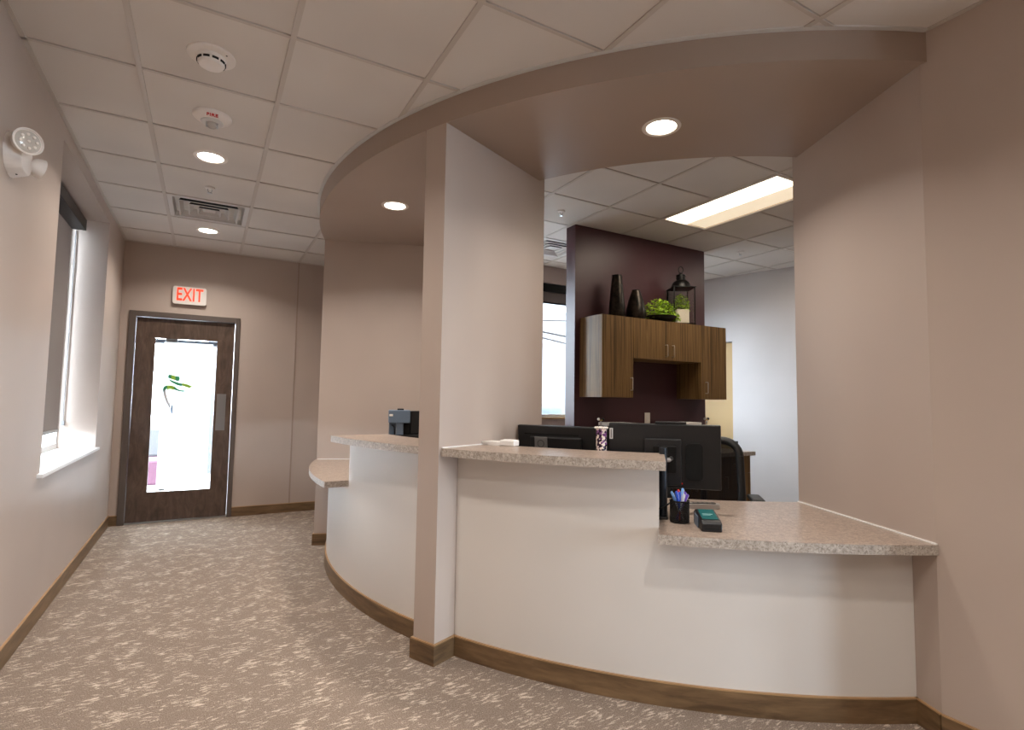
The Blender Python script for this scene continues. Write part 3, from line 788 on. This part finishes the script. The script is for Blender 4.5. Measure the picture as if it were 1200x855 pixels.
# four-way diffuser
def diffuser(x, y, z, label):
    d = thing('air_diffuser', (x, y, z), 0, label, 'air vent', 'square ceiling diffusers')
    def ring(bm, a0, z0, a1, z1, th=0.0015):
        lo = [(-a0, -a0), (a0, -a0), (a0, a0), (-a0, a0)]; hi = [(-a1, -a1), (a1, -a1), (a1, a1), (-a1, a1)]
        L = [bm.verts.new((px, py, z0)) for px, py in lo]; U = [bm.verts.new((px, py, z1)) for px, py in hi]
        L2 = [bm.verts.new((px*(1-th/a0*2), py*(1-th/a0*2), z0+0.0005)) for px, py in lo]; U2 = [bm.verts.new((px*(1-th/a1*2), py*(1-th/a1*2), z1+0.001)) for px, py in hi]
        for i in range(4):
            j = (i+1) % 4
            bm.faces.new((L[i], L[j], U[j], U[i])).material_index = 1; bm.faces.new((L2[i], U2[i], U2[j], L2[j])); bm.faces.new((L[i], L2[i], L2[j], L[j])); bm.faces.new((U[i], U[j], U2[j], U2[i]))  # outer faces take the dark second material as painted shade
    h = TS/2-0.013
    bm = bmesh.new()
    for a in ((-h, h, -h, -h+0.035), (-h, h, h-0.035, h), (-h, -h+0.035, -h+0.035, h-0.035), (h-0.035, h, -h+0.035, h-0.035)): box(bm, *a, 0.0, 0.012)
    obj('frame', bm, 'trim_white', d)
    obj('duct', B(-h+0.02, h-0.02, -h+0.02, h-0.02, 0.09, 0.1), 'dark_gap', d)
    bm = bmesh.new(); ring(bm, h-0.03, 0.004, h-0.06, 0.085); obj('neck', bm, ['trim_white', 'dark_gap'], d)
    for a in (0.215, 0.145, 0.08):
        bm = bmesh.new(); ring(bm, a, -0.006, a-0.030, 0.05); lv = obj('louver', bm, ['trim_white', 'slate_dark'], d)  # dark blade backs paint in the shade inside the duct
        bm = bmesh.new()
        for q in ((-a, a, -a-0.008, -a+0.004), (-a, a, a-0.004, a+0.008), (-a-0.008, -a+0.004, -a+0.004, a-0.004), (a-0.004, a+0.008, -a+0.004, a-0.004)): box(bm, *q, -0.009, -0.006)
        obj('lip', bm, 'trim_white', lv)
    obj('center_plate', B(-0.045, 0.045, -0.045, 0.045, 0.006, 0.009), 'trim_white', d)
    return d
diffuser(T0X+0.5*TS, T0Y+3.5*TS, H, 'square four-way air diffuser in the hall ceiling')
dv = diffuser(3.35, 5.05, HO-0.004, 'square air diffuser in the office ceiling near the window')

# ------------------------------------------------------------------ emergency light on the left wall
em = thing('emergency_light', (XL, 3.05, 2.31), 0, 'white two-headed emergency light high on the left wall', 'emergency light')
em.scale = (0.74, 0.74, 0.74)
bm = bmesh.new()
fs = prism(bm, [(p[0], p[1]) for p in rrect(0.28, 0.25, 0.11, 6)], 0, 0.075)
Mx = Matrix(((0, 0, 1, 0), (1, 0, 0, 0), (0, 1, 0, 0), (0, 0, 0, 1)))
for v in bm.verts:
    t_ = v.co.z/0.075; v.co.x *= 1-0.22*t_; v.co.y *= 1-0.22*t_; v.co = Mx @ v.co
obj('housing', bm, 'white_plastic', em, bevel=0.006, smooth=40)
for sgn, xx, yy, zz, sc, dirv in ((-1, 0.098, -0.135, 0.045, 1.08, Vector((0.60, -0.78, -0.04))), (1, 0.10, 0.125, -0.01, 0.85, Vector((0.80, 0.58, -0.15)))):
    q = Vector((0, 0, 1)).rotation_difference(dirv.normalized()).to_matrix().to_4x4()
    Mh = trm(xx, yy, zz) @ q @ Matrix.Scale(sc, 4)
    hd = obj('lamp_head', mk(lathe, [(0, -0.06), (0.03, -0.055), (0.055, -0.03), (0.066, 0.0), (0.070, 0.02), (0.064, 0.022), (0.060, 0.014), (0, 0.012)], 28, Mh, False), 'white_plastic', em, smooth=45)
    obj('lens', mk(lathe, [(0, 0.013), (0.059, 0.013), (0.050, 0.019), (0, 0.022)], 24, Mh, False), 'led_grey', hd, smooth=45)
    for k in range(9):
        a = 2*PI*k/8; r = 0.036 if k < 8 else 0
        obj('led', mk(lathe, [(0.009, 0.018), (0.007, 0.026), (0, 0.027)], 8, Mh @ trm(r*math.cos(a), r*math.sin(a), 0), False), 'lamp_trim', hd)
obj('test_button', mk(lathe, [(0.005, 0), (0.005, 0.004), (0, 0.004)], 8, trm(0.04, -0.03, -0.118) @ rotm('X', PI), False), 'dark_gap', em)

# ------------------------------------------------------------------ wall cabinets
CYF, CYB, CZ0, CZ1, CZM = 3.9, 4.235, 1.332, 2.098, 1.708
X0, X1, X2, X3, XM = 3.142, 3.523, 4.443, 4.827, 3.985
def wire_pull(bm, x, z, vertical=True, L=0.11, y=0.0):
    h = L/2
    p = [(0, 0, -h), (0, -0.028, -h), (0, -0.032, -h+0.006), (0, -0.032, h-0.006), (0, -0.028, h), (0, 0, h)]
    if not vertical: p = [(b_[2], b_[1], 0) for b_ in p]
    tube(bm, [(x+a, y+b_, z+c) for a, b_, c in p], 0.0045, 8)
def wall_cab(x0, x1, z0, z1, doors, label):
    c = thing('wall_cabinet', (0, 0, 0), 0, label, 'cabinet', 'wooden wall cabinets')
    c.location = ((x0+x1)/2, CYB, z0); off = Vector(c.location)
    def L(bm):
        for v in bm.verts: v.co -= off
        return bm
    obj('body', L(B(x0, x1, CYF+0.02, CYB, z0, z1)), 'cabinet_wood', c)
    for (a, b_, hx, hz) in doors:
        d = obj('door', L(B(a+0.0012, b_-0.0012, CYF, CYF+0.019, z0+0.001, z1-0.001)), 'cabinet_wood', c)
        bm = bmesh.new(); wire_pull(bm, hx, hz, True, 0.115, CYF); obj('handle', L(bm), 'brushed_nickel', d)
    return c
wall_cab(X0, X1, CZ0, CZ1, [(X0, X1, X1-0.035, 1.46)], 'left tall wooden wall cabinet beside the plum wall edge')
wall_cab(X1+0.0005, X2-0.0005, CZM, CZ1, [(X1, XM, XM-0.045, 1.80), (XM, X2, XM+0.045, 1.80)], 'short middle wooden wall cabinet with two doors over the open niche')
wall_cab(X2, X3, CZ0, CZ1, [(X2, X3, X2+0.065, 1.45)], 'right tall wooden wall cabinet')
# base cabinets and back counter
BYF = 3.63
for k in range(4):
    x0, x1 = 3.145+k*0.4238, 3.145+(k+1)*0.4238-0.001
    lab = ['base cabinet nearest the office window under the back counter', 'base cabinet second from the office window under the back counter', 'base cabinet third from the office window under the back counter', 'wooden base cabinet at the right end of the back counter'][k]
    c = thing('base_cabinet', ((x0+x1)/2, CYB, 0), 0, lab, 'cabinet', 'wooden base cabinets'); off = Vector(c.location)
    def L(bm):
        for v in bm.verts: v.co -= off
        return bm
    obj('body', L(B(x0, x1, BYF+0.02, CYB, 0.1, 0.772)), 'cabinet_wood', c)
    obj('toe_kick', L(B(x0, x1, BYF+0.08, CYB, 0, 0.1)), 'dark_gap', c)
    d = obj('drawer', L(B(x0+0.002, x1-0.002, BYF, BYF+0.019, 0.60, 0.768)), 'cabinet_wood', c)
    bm = bmesh.new(); wire_pull(bm, (x0+x1)/2-0.02, 0.70, False, 0.11, BYF); obj('handle', L(bm), 'brushed_nickel', d)
    d = obj('door', L(B(x0+0.002, x1-0.002, BYF, BYF+0.019, 0.104, 0.597)), 'cabinet_wood', c)
    bm = bmesh.new(); wire_pull(bm, x0+0.05, 0.52, True, 0.11, BYF); obj('handle', L(bm), 'brushed_nickel', d)
countertop([(3.12, 3.59), (4.868, 3.59), (4.868, CYB), (3.12, CYB)], 0.812, 'beige back counter along the plum wall')

# outlet on the plum wall
ou = thing('wall_outlet', (4.015, 4.236, 1.125), 0, 'ivory outlet plate on the plum wall above the large monitor', 'outlet')
obj('plate', B(-0.037, 0.037, -0.006, 0, -0.058, 0.058), 'pearl', ou, bevel=0.003)
for zz in (-0.02, 0.02): obj('socket', B(-0.014, 0.014, -0.008, -0.006, zz-0.013, zz+0.013), 'white_plastic', ou)

# ------------------------------------------------------------------ decor on top of the wall cabinets
def vase(x, y, z, prof, label, group=None):
    t = thing('vase', (x, y, z), 0, label, 'vase', group)
    obj('body', mk(lathe, prof, 32, None, True), 'vase_metal', t, smooth=50)
    r, h = prof[-1]
    obj('mouth', mk(lathe, [(r*0.72, h-0.01), (r*0.72, h+0.001), (r*1.06, h+0.003), (r*1.06, h-0.006)], 28, None, False), 'black_metal', t, smooth=50)
vase(3.455, 4.06, CZ1, [(0.058, 0), (0.073, 0.012), (0.078, 0.05), (0.076, 0.12), (0.066, 0.24), (0.054, 0.35), (0.047, 0.415), (0.046, 0.425)], 'tall tapered bronze black vase on the wall cabinet')
vase(3.69, 4.05, CZ1, [(0.070, 0), (0.094, 0.01), (0.101, 0.04), (0.096, 0.10), (0.074, 0.20), (0.050, 0.275), (0.040, 0.298), (0.038, 0.304)], 'short wide tapered bronze black vase on the wall cabinet')
def foliage(bm, n, cx, cy, cz, rx, ry, rz, size):
    for _ in range(n):
        while True:
            u = Vector((random.uniform(-1, 1), random.uniform(-1, 1), random.uniform(-0.25, 1)))
            if 0.25 < u.length < 1: break
        p = Vector((cx+u.x*rx, cy+u.y*ry, cz+u.z*rz)); s = size*random.uniform(0.6, 1.3)
        q = Matrix.Rotation(random.uniform(0, 2*PI), 3, 'Z') @ Matrix.Rotation(random.uniform(-1.1, 1.1), 3, 'X')
        vs = [bm.verts.new(p+q @ Vector(c)*s) for c in ((-0.5, 0, 0), (0, -0.28, 0.08), (0.5, 0, 0), (0, 0.28, 0.08))]
        bm.faces.new(vs)
m = MATS['leaf_green']; v = coords(m); n1 = noise(m, v, 60, 2)
lk(m, ramp(m, n1, [(0.3, (96, 140, 18)), (0.5, (158, 196, 30)), (0.7, (196, 222, 74))]), bsdf(m).inputs['Base Color'])
bw = thing('plant_bowl', (3.985, 4.03, CZ1), 0, 'low black bowl overflowing with bright green foliage', 'plant')
obj('bowl', mk(lathe, [(0.07, 0), (0.12, 0.015), (0.165, 0.045), (0.175, 0.06), (0.165, 0.06), (0.11, 0.03), (0, 0.028)], 32), 'black_metal', bw, smooth=50)
bm = bmesh.new(); foliage(bm, 1100, 0.005, 0, 0.075, 0.19, 0.14, 0.175, 0.027); foliage(bm, 160, 0.15, -0.07, 0.04, 0.07, 0.06, 0.07, 0.03)
obj('foliage', bm, 'leaf_green', bw, kind='stuff')
ln = thing('lantern', (4.335, 4.066, CZ1), math.radians(-28), 'black metal lantern with clear glass sides holding a potted plant', 'lantern')
h = 0.108; hz = 0.395
obj('base', B(-h-0.008, h+0.008, -h-0.008, h+0.008, 0, 0.018), 'black_metal', ln)
for sx in (-1, 1):
    for sy in (-1, 1): obj('post', B(sx*h-0.005, sx*h+0.005, sy*h-0.005, sy*h+0.005, 0.018, hz), 'black_metal', ln)
for a in range(4):
    Ma = rotm('Z', a*PI/2)
    obj('glass_side', B(-h+0.005, h-0.005, -h-0.001, -h+0.001, 0.018, hz-0.003, Ma), 'lantern_glass', ln)
obj('roof', B(-h-0.014, h+0.014, -h-0.014, h+0.014, hz, hz+0.008), 'black_metal', ln, bevel=0.002)
obj('dome', mk(lathe, [(0.100, hz+0.008), (0.097, hz+0.035), (0.082, hz+0.068), (0.055, hz+0.090), (0.046, hz+0.094), (0.046, hz+0.135), (0.052, hz+0.138), (0.050, hz+0.148), (0.022, hz+0.160), (0.012, hz+0.172), (0, hz+0.174)], 32), 'black_metal', ln, smooth=45)
for k in range(6):
    a = k*PI/3; obj('vent_hole', mk(lathe, [(0.011, 0), (0.011, 0.003), (0, 0.003)], 12, rotm('Z', a) @ trm(0.045, 0, hz+0.115) @ rotm('Y', PI/2), False), 'dark_gap', ln)
ring = [(0.024*math.cos(2*PI*i/20), 0, hz+0.205+0.036*math.sin(2*PI*i/20)) for i in range(21)]
obj('hanging_ring', mk(tube, ring, 0.005, 8), 'black_metal', ln)
pt = thing('potted_plant', (4.335, 4.066, CZ1+0.018), math.radians(-28), 'square ribbed cream pot with green plant inside the lantern', 'plant')
bm = B(-0.066, 0.066, -0.066, 0.066, 0, 0.155)
obj('pot', bm, 'ribbed_pot', pt, bevel=0.012)
for f_ in range(4):
    for k in range(7):
        xx = -0.048+k*0.016
        obj('rib', B(xx-0.004, xx+0.004, -0.0685, -0.065, 0.012, 0.145, rotm('Z', f_*PI/2)), 'ribbed_pot', pt)
obj('soil', B(-0.054, 0.054, -0.054, 0.054, 0.155, 0.157), 'soil', pt)
bm = bmesh.new(); foliage(bm, 520, 0, 0, 0.18, 0.094, 0.094, 0.15, 0.026)
obj('foliage', bm, 'leaf_green', pt, kind='stuff')

# ------------------------------------------------------------------ things on the back counter
def tray(x, y, label, w_=0.30, n=3):
    t = thing('letter_tray', (x, y, 0.812), 0, label, 'letter tray', 'letter trays on the back counter')
    for k in range(n):
        z = 0.012+k*0.095
        obj('tray', B(-w_/2, w_/2, -0.13, 0.11, z, z+0.004), 'black_plastic', t)
        obj('side', B(-w_/2, -w_/2+0.004, -0.13, 0.11, z+0.004, z+0.05), 'black_plastic', t)
        obj('side', B(w_/2-0.004, w_/2, -0.13, 0.11, z+0.004, z+0.05), 'black_plastic', t)
        obj('paper_stack', B(-w_/2+0.015, w_/2-0.015, -0.125, 0.10, z+0.004, z+0.035), 'paper', t)
    top = 0.012+(n-1)*0.095+0.05
    obj('paper_stack', B(-w_/2+0.004, w_/2-0.004, -0.132, 0.10, top, top+0.028), 'paper', t)
    for sx in (-1, 1): obj('riser', B(sx*(w_/2+0.003)-0.003, sx*(w_/2+0.003)+0.003, -0.05, 0.05, 0, top), 'black_plastic', t)
tray(3.46, 4.06, 'stacked paper tray left of the wall outlet')
tray(4.30, 4.06, 'wide stacked paper tray right of the wall outlet', 0.36)
def ornament(x, y, label):
    t = thing('knobbed_stand', (x, y, 0.812), 0, label, 'ornament', 'chrome knobbed stands')
    obj('base', mk(lathe, [(0, 0), (0.04, 0), (0.04, 0.006), (0.01, 0.014), (0, 0.014)], 20, None, False), 'steel', t, smooth=40)
    obj('stem', mk(lathe, [(0.006, 0.012), (0.006, 0.27), (0.012, 0.285), (0.006, 0.295), (0.006, 0.30)], 12), 'steel', t, smooth=40)
    bm = bmesh.new(); sphere(bm, (-0.026, 0, 0.315), 0.014, 10); obj('knob', bm, 'pearl', t, smooth=180)
    bm = bmesh.new(); sphere(bm, (0.026, 0, 0.315), 0.014, 10); obj('knob', bm, 'black_metal', t, smooth=180)
    obj('crossbar', mk(tube, [(-0.024, 0, 0.313), (0.0, 0, 0.298), (0.024, 0, 0.313)], 0.006, 8), 'gold', t)
ornament(3.215, 4.0, 'small chrome knobbed stand at the left end of the back counter')
ornament(4.655, 4.02, 'small chrome knobbed stand at the right end of the back counter')

# ------------------------------------------------------------------ desk things: large monitor
d0 = math.radians(-45)
mon = thing('computer_monitor', (1.93, 1.925, ZLO), d0, 'large black monitor seen from behind, standing on the low counter', 'monitor')
# local frame: x runs along the screen to the right, y away from the camera
obj('stand_base', B(-0.10, 0.02, -0.06, 0.08, 0.0, 0.012), 'black_plastic', mon, bevel=0.004)
obj('post', mk(lathe, [(0.019, 0.012), (0.019, 0.33), (0.0, 0.33)], 20, trm(-0.002, -0.018, 0)), 'slate_dark', mon, smooth=40)
obj('arm', mk(tube, [(-0.002, -0.018, 0.272), (0.025, -0.012, 0.272), (0.035, 0.06, 0.272)], 0.011, 10), 'steel', mon)
scr = obj('screen_housing', B(-0.272, 0.272, 0.122, 0.150, 0.12, 0.438), 'black_plastic', mon, bevel=0.006)
obj('mount_box', B(-0.095, 0.085, 0.085, 0.122, 0.138, 0.364), 'black_plastic', scr, bevel=0.004)
obj('power_box', mk(rr_box, 0.08, 0.18, 0.02, 0.0, 0.02, trm(0.145, 0.122, 0.255) @ RX), 'dark_gap', scr, smooth=40)
obj('mount_plate', B(-0.05, 0.06, 0.070, 0.085, 0.20, 0.33), 'black_metal', scr, bevel=0.002)
obj('webcam', B(-0.04, 0.11, 0.118, 0.15, 0.438, 0.450), 'black_plastic', scr, bevel=0.003)
obj('indicator', B(0.084, 0.091, 0.118, 0.122, 0.142, 0.149), 'red_led', scr)
st = obj('sticker', B(-0.268, -0.251, 0.1205, 0.122, 0.355, 0.41), 'paper', scr, label='white sticker')
obj('print', B(-0.2625, -0.2565, 0.1195, 0.1205, 0.36, 0.405), 'grey_plate', st)
obj('cable', mk(tube, [(-0.03, 0.0, 0.05), (-0.025, -0.045, 0.045), (0.0, -0.05, 0.055), (0.02, -0.045, 0.07), (0.03, -0.03, 0.075)], 0.004, 6), 'black_plastic', mon)

# small monitor behind the raised counter
a_ = math.atan2(2.396-2.806, 1.896-1.636)
mon2 = thing('computer_monitor', (1.766, 2.601, ZLO), a_, 'low black monitor with a grey logo plate behind the raised counter', 'monitor')
scr = obj('screen_housing', B(-0.245, 0.245, -0.012, 0.02, -0.33, 0.0, trm(0, 0, 0.402) @ rotm('X', math.radians(6))), 'black_plastic', mon2, bevel=0.005)
obj('rear_bulge', B(-0.16, 0.16, -0.03, -0.012, -0.27, -0.06, trm(0, 0, 0.402) @ rotm('X', math.radians(6))), 'black_plastic', scr, bevel=0.008)
obj('vent_line', B(-0.20, 0.14, -0.0135, -0.012, -0.052, -0.045, trm(0, 0, 0.402) @ rotm('X', math.radians(6))), 'dark_gap', scr)
Mp = trm(0, 0, 0.402) @ rotm('X', math.radians(6))
pl = obj('logo_plate', B(-0.125, -0.045, -0.036, -0.03, -0.20, -0.062, Mp), 'grey_plate', scr, bevel=0.002)
ringp = [Mp @ Vector((-0.085+0.02*math.cos(2*PI*i/24), -0.0365, -0.10+0.02*math.sin(2*PI*i/24))) for i in range(25)]
obj('logo_ring', mk(tube, ringp, 0.0018, 6), 'black_plastic', pl)
obj('stand_neck', B(-0.03, 0.03, -0.03, -0.01, 0.01, 0.16), 'black_plastic', mon2)
obj('stand_base', B(-0.12, 0.12, -0.11, 0.09, 0.0, 0.012), 'black_plastic', mon2, bevel=0.004)

# mosaic jar
jr = thing('mosaic_vase', (1.764, 2.190, ZLO), 0, 'purple and white mosaic vase between the two monitors', 'vase')
obj('body', mk(lathe, [(0.026, 0), (0.027, 0.01), (0.027, 0.405), (0.025, 0.41), (0.022, 0.405), (0.022, 0.1), (0, 0.1)], 28, None, True), 'mosaic', jr, smooth=50)
for k in range(16):
    a = 2*PI*k/16; bm = bmesh.new(); sphere(bm, (0.030*math.cos(a), 0.030*math.sin(a), 0.412), 0.006, 8); obj('pearl_bead', bm, 'pearl', jr, smooth=180)

# white paper things on the raised counter
pb = thing('tissue_pack', (1.435, 2.56, ZHI), math.radians(-58), 'small white box at the back edge of the raised counter', 'box')
obj('body', B(-0.045, 0.045, -0.03, 0.03, 0.0, 0.032), 'paper', pb, bevel=0.006)
obj('flap', B(-0.03, 0.03, -0.012, 0.012, 0.032, 0.035), 'paper', pb)
pp = thing('paper_stack', (1.40, 2.655, ZHI), math.radians(-60), 'flat stack of white paper beside the small white box', 'paper')
for k in range(5): obj('sheet', B(-0.06, 0.06, -0.045, 0.045, k*0.004, k*0.004+0.0036, rotm('Z', 0.04*(k-2))), 'paper', pp)

# pen cup and pens
PCX, PCY = 1.919, 1.815
cup = thing('pen_cup', (PCX, PCY, ZLO), 0, 'black wire mesh pen cup full of pens on the low counter', 'pen cup')
obj('base', mk(lathe, [(0, 0), (0.042, 0), (0.043, 0.004), (0, 0.006)], 28, None, False), 'black_metal', cup)
bm = bmesh.new(); RCUP = 0.042
for k in range(52):
    for s in (-1, 1):
        pts = [(RCUP*math.cos(2*PI*k/52+s*t*0.9), RCUP*math.sin(2*PI*k/52+s*t*0.9), 0.004+0.092*t) for t in (0, 0.25, 0.5, 0.75, 1)]
        tube(bm, pts, 0.0015, 4)
obj('wire_mesh', bm, 'black_metal', cup, kind='stuff')
obj('rim', mk(tube, [(RCUP*math.cos(2*PI*i/32), RCUP*math.sin(2*PI*i/32), 0.097) for i in range(33)], 0.003, 8), 'black_metal', cup)
PENS = [('pen_sky', 'pale blue pen at the left of the mesh cup', -0.85, 0.1, 0.135), ('pen_blue', 'bright blue pen leaning left in the mesh cup', -0.35, -0.6, 0.142), ('pen_navy', 'navy pen at the back of the mesh cup', -0.4, 0.7, 0.128),
        ('pen_blue', 'bright blue pen in the middle of the mesh cup', 0.0, -0.35, 0.138), ('pen_sky', 'tallest pale blue pen in the mesh cup', 0.35, 0.3, 0.152), ('pen_red', 'red tipped pen at the back of the mesh cup', -0.1, 0.65, 0.143),
        ('pen_purple', 'purple pen leaning right in the mesh cup', 0.85, -0.1, 0.128), ('pen_purple', 'purple pen at the back right of the mesh cup', 0.6, 0.55, 0.135), ('pen_white', 'white pen in the mesh cup', 0.45, -0.5, 0.130)]
er = Vector((math.cos(math.radians(-45)), math.sin(math.radians(-45)), 0)); ef = Vector((-er.y, er.x, 0))
for mname, lab, u, vv, L in PENS:
    p0 = Vector((PCX, PCY, ZLO+0.009)) - er*u*0.020 - ef*vv*0.020
    p1 = Vector((PCX, PCY, ZLO+L)) + er*u*0.043 + ef*vv*0.040
    t = thing('pen', tuple(p0), 0, lab, 'pen', 'pens in the mesh cup'); d = p1-p0
    obj('barrel', mk(tube, [d*0.0, d*0.04, d*0.62], [0.0018, 0.0048, 0.0048], 8), 'pen_white' if mname == 'pen_sky' else mname, t, smooth=40)
    obj('cap', mk(tube, [d*0.62, d*0.97, d], [0.0062, 0.0062, 0.0036], 8), mname, t, smooth=40)
    sd_ = er*0.0073
    obj('clip', mk(tube, [d*0.68+sd_, d*0.95+sd_], 0.0012, 6), 'pen_white', t)

# card terminal
te = thing('card_terminal', (1.955, 1.688, ZLO), math.radians(-38), 'black card payment terminal with a teal screen on the low counter', 'card terminal')
bm = bmesh.new()
prof = [(-0.098, 0), (0.098, 0), (0.098, 0.050), (0.06, 0.066), (-0.085, 0.044), (-0.098, 0.034)]   # (y, z) side profile
va = [bm.verts.new((-0.042, y, z)) for y, z in prof]; vb = [bm.verts.new((0.042, y, z)) for y, z in prof]
bm.faces.new(va); bm.faces.new(vb[::-1])
for i in range(len(prof)): j = (i+1) % len(prof); bm.faces.new((va[i], va[j], vb[j], vb[i]))
obj('body', bm, 'black_plastic', te, bevel=0.005)
sl = math.atan2(0.066-0.044, 0.145)
Ms = trm(0, -0.0125, 0.0555) @ rotm('X', sl)
sc_ = obj('screen', B(-0.033, 0.033, -0.055, 0.065, 0.0, 0.0012, Ms), 'screen_teal', te)
obj('screen_text', B(-0.024, 0.020, 0.002, 0.007, 0.0012, 0.0016, Ms), 'screen_text', sc_)
obj('screen_text', B(-0.024, 0.010, -0.010, -0.007, 0.0012, 0.0016, Ms), 'screen_text', sc_)
obj('card_slot', B(-0.03, 0.03, -0.0995, -0.098, 0.012, 0.015), 'dark_gap', te)
obj('side_card', B(-0.046, -0.043, -0.03, 0.05, 0.0, 0.05), 'slate_plastic', te, bevel=0.001)
# silver device behind
ph = thing('desk_phone', (2.28, 2.01, ZLO), math.radians(-33), 'flat silver grey desk phone behind the card terminal', 'phone')
bm = bmesh.new(); fs = prism(bm, rrect(0.19, 0.075, 0.03, 6), 0, 0.024)
obj('body', bm, 'steel', ph, bevel=0.006, smooth=40)
obj('bezel', mk(prism, rrect(0.15, 0.045, 0.015, 5), 0.024, 0.027), 'black_plastic', ph)
for k in range(5): obj('key', B(-0.06+k*0.024, -0.046+k*0.024, -0.012, 0.012, 0.027, 0.029), 'led_grey', ph)

# ------------------------------------------------------------------ device on the left desk
dv_ = thing('receipt_printer', (1.33, 4.10, ZLO), math.radians(-17), 'slate and black desktop device standing behind the left raised counter', 'printer')
obj('pedestal', B(-0.09, 0.16, -0.06, 0.14, 0, 0.27), 'black_plastic', dv_, bevel=0.006)
hd = obj('head', B(-0.095, 0.07, -0.075, 0.05, 0.36, 0.458), 'slate_plastic', dv_, bevel=0.006)
obj('top_tab', B(-0.03, 0.02, -0.06, -0.02, 0.458, 0.470), 'black_plastic', hd, bevel=0.003)
obj('label_plate', B(-0.088, -0.062, -0.0765, -0.075, 0.412, 0.428), 'paper', hd)
obj('side_body', B(0.071, 0.20, -0.02, 0.13, 0.27, 0.452), 'black_plastic', dv_, bevel=0.006)
obj('column', B(-0.035, 0.02, -0.065, 0.02, 0.27, 0.36), 'slate_plastic', dv_, bevel=0.004)
obj('back_plate', B(-0.09, -0.036, 0.0, 0.02, 0.27, 0.36), 'slate_plastic', dv_)
obj('dark_recess', B(0.021, 0.070, -0.03, 0.05, 0.27, 0.36), 'dark_gap', dv_)
obj('cable', mk(tube, [(-0.065, -0.01, 0.34), (-0.05, -0.03, 0.33), (-0.045, -0.03, 0.27)], 0.004, 6), 'black_plastic', dv_)

# ------------------------------------------------------------------ office chair
chx, chy = 2.92, 2.52
oc_ = thing('office_chair', (chx, chy, 0), math.radians(-45), 'black mesh-back office chair behind the large monitor', 'chair')
# local: x right along the back, y away from camera (backrest at +y)
obj('seat', mk(rr_box, 0.5, 0.48, 0.08, 0.43, 0.50, Matrix.Identity(4)), 'chair_frame', oc_, smooth=40)
Mb = trm(0, 0.24, 0.55) @ rotm('X', math.radians(-8))
bp_ = []
for i in range(41):
    t = i/40
    for_ = rrect(0.48, 0.50, 0.11, 10)
pts = [Mb @ Vector((x*(1+0.10*(0.25-y)), 0.06*(x/0.24)**2*-1, y+0.23)) for x, y in rrect(0.46, 0.50, 0.11, 8)]
obj('back_frame', mk(tube, pts+[pts[0]], 0.027, 10), 'chair_frame', oc_, smooth=60)
bm = bmesh.new(); n = 12; grid = []
for j in range(n+1):
    row = []
    for i in range(n+1):
        x = -0.225+0.45*i/n; y = -0.245+0.49*j/n
        row.append(bm.verts.new(Mb @ Vector((x*(1+0.10*(0.25-y)), -0.06*(x/0.24)**2, y+0.23))))
    grid.append(row)
for j in range(n):
    for i in range(n): bm.faces.new((grid[j][i], grid[j][i+1], grid[j+1][i+1], grid[j+1][i]))
obj('back_mesh', bm, 'chair_mesh', oc_, smooth=180)
obj('back_spine', mk(tube, [(0, 0.20, 0.44), (0, 0.30, 0.48), (0, 0.33, 0.62), (0, 0.31, 0.80)], 0.022, 8), 'chair_frame', oc_)
for sx in (-1, 1):
    obj('armrest', mk(tube, [(sx*0.24, 0.05, 0.46), (sx*0.30, 0.05, 0.52), (sx*0.30, 0.05, 0.66)], 0.018, 8), 'chair_frame', oc_)
    obj('arm_pad', B(sx*0.30-0.04, sx*0.30+0.04, -0.10, 0.14, 0.66, 0.685), 'chair_frame', oc_, bevel=0.01)
obj('gas_lift', mk(lathe, [(0.03, 0.10), (0.03, 0.28), (0.018, 0.28), (0.018, 0.43)], 14), 'black_metal', oc_, smooth=40)
for k in range(5):
    a = 2*PI*k/5; lg = obj('base_leg', mk(tube, [(0, 0, 0.11), (0.28*math.cos(a), 0.28*math.sin(a), 0.075)], [0.024, 0.015], 8), 'chair_frame', oc_)
    obj('caster', mk(lathe, [(0, -0.022), (0.028, -0.022), (0.030, 0), (0.028, 0.022), (0, 0.022)], 14, trm(0.28*math.cos(a), 0.28*math.sin(a), 0.030) @ rotm('Z', a) @ rotm('X', PI/2), False), 'black_plastic', lg)
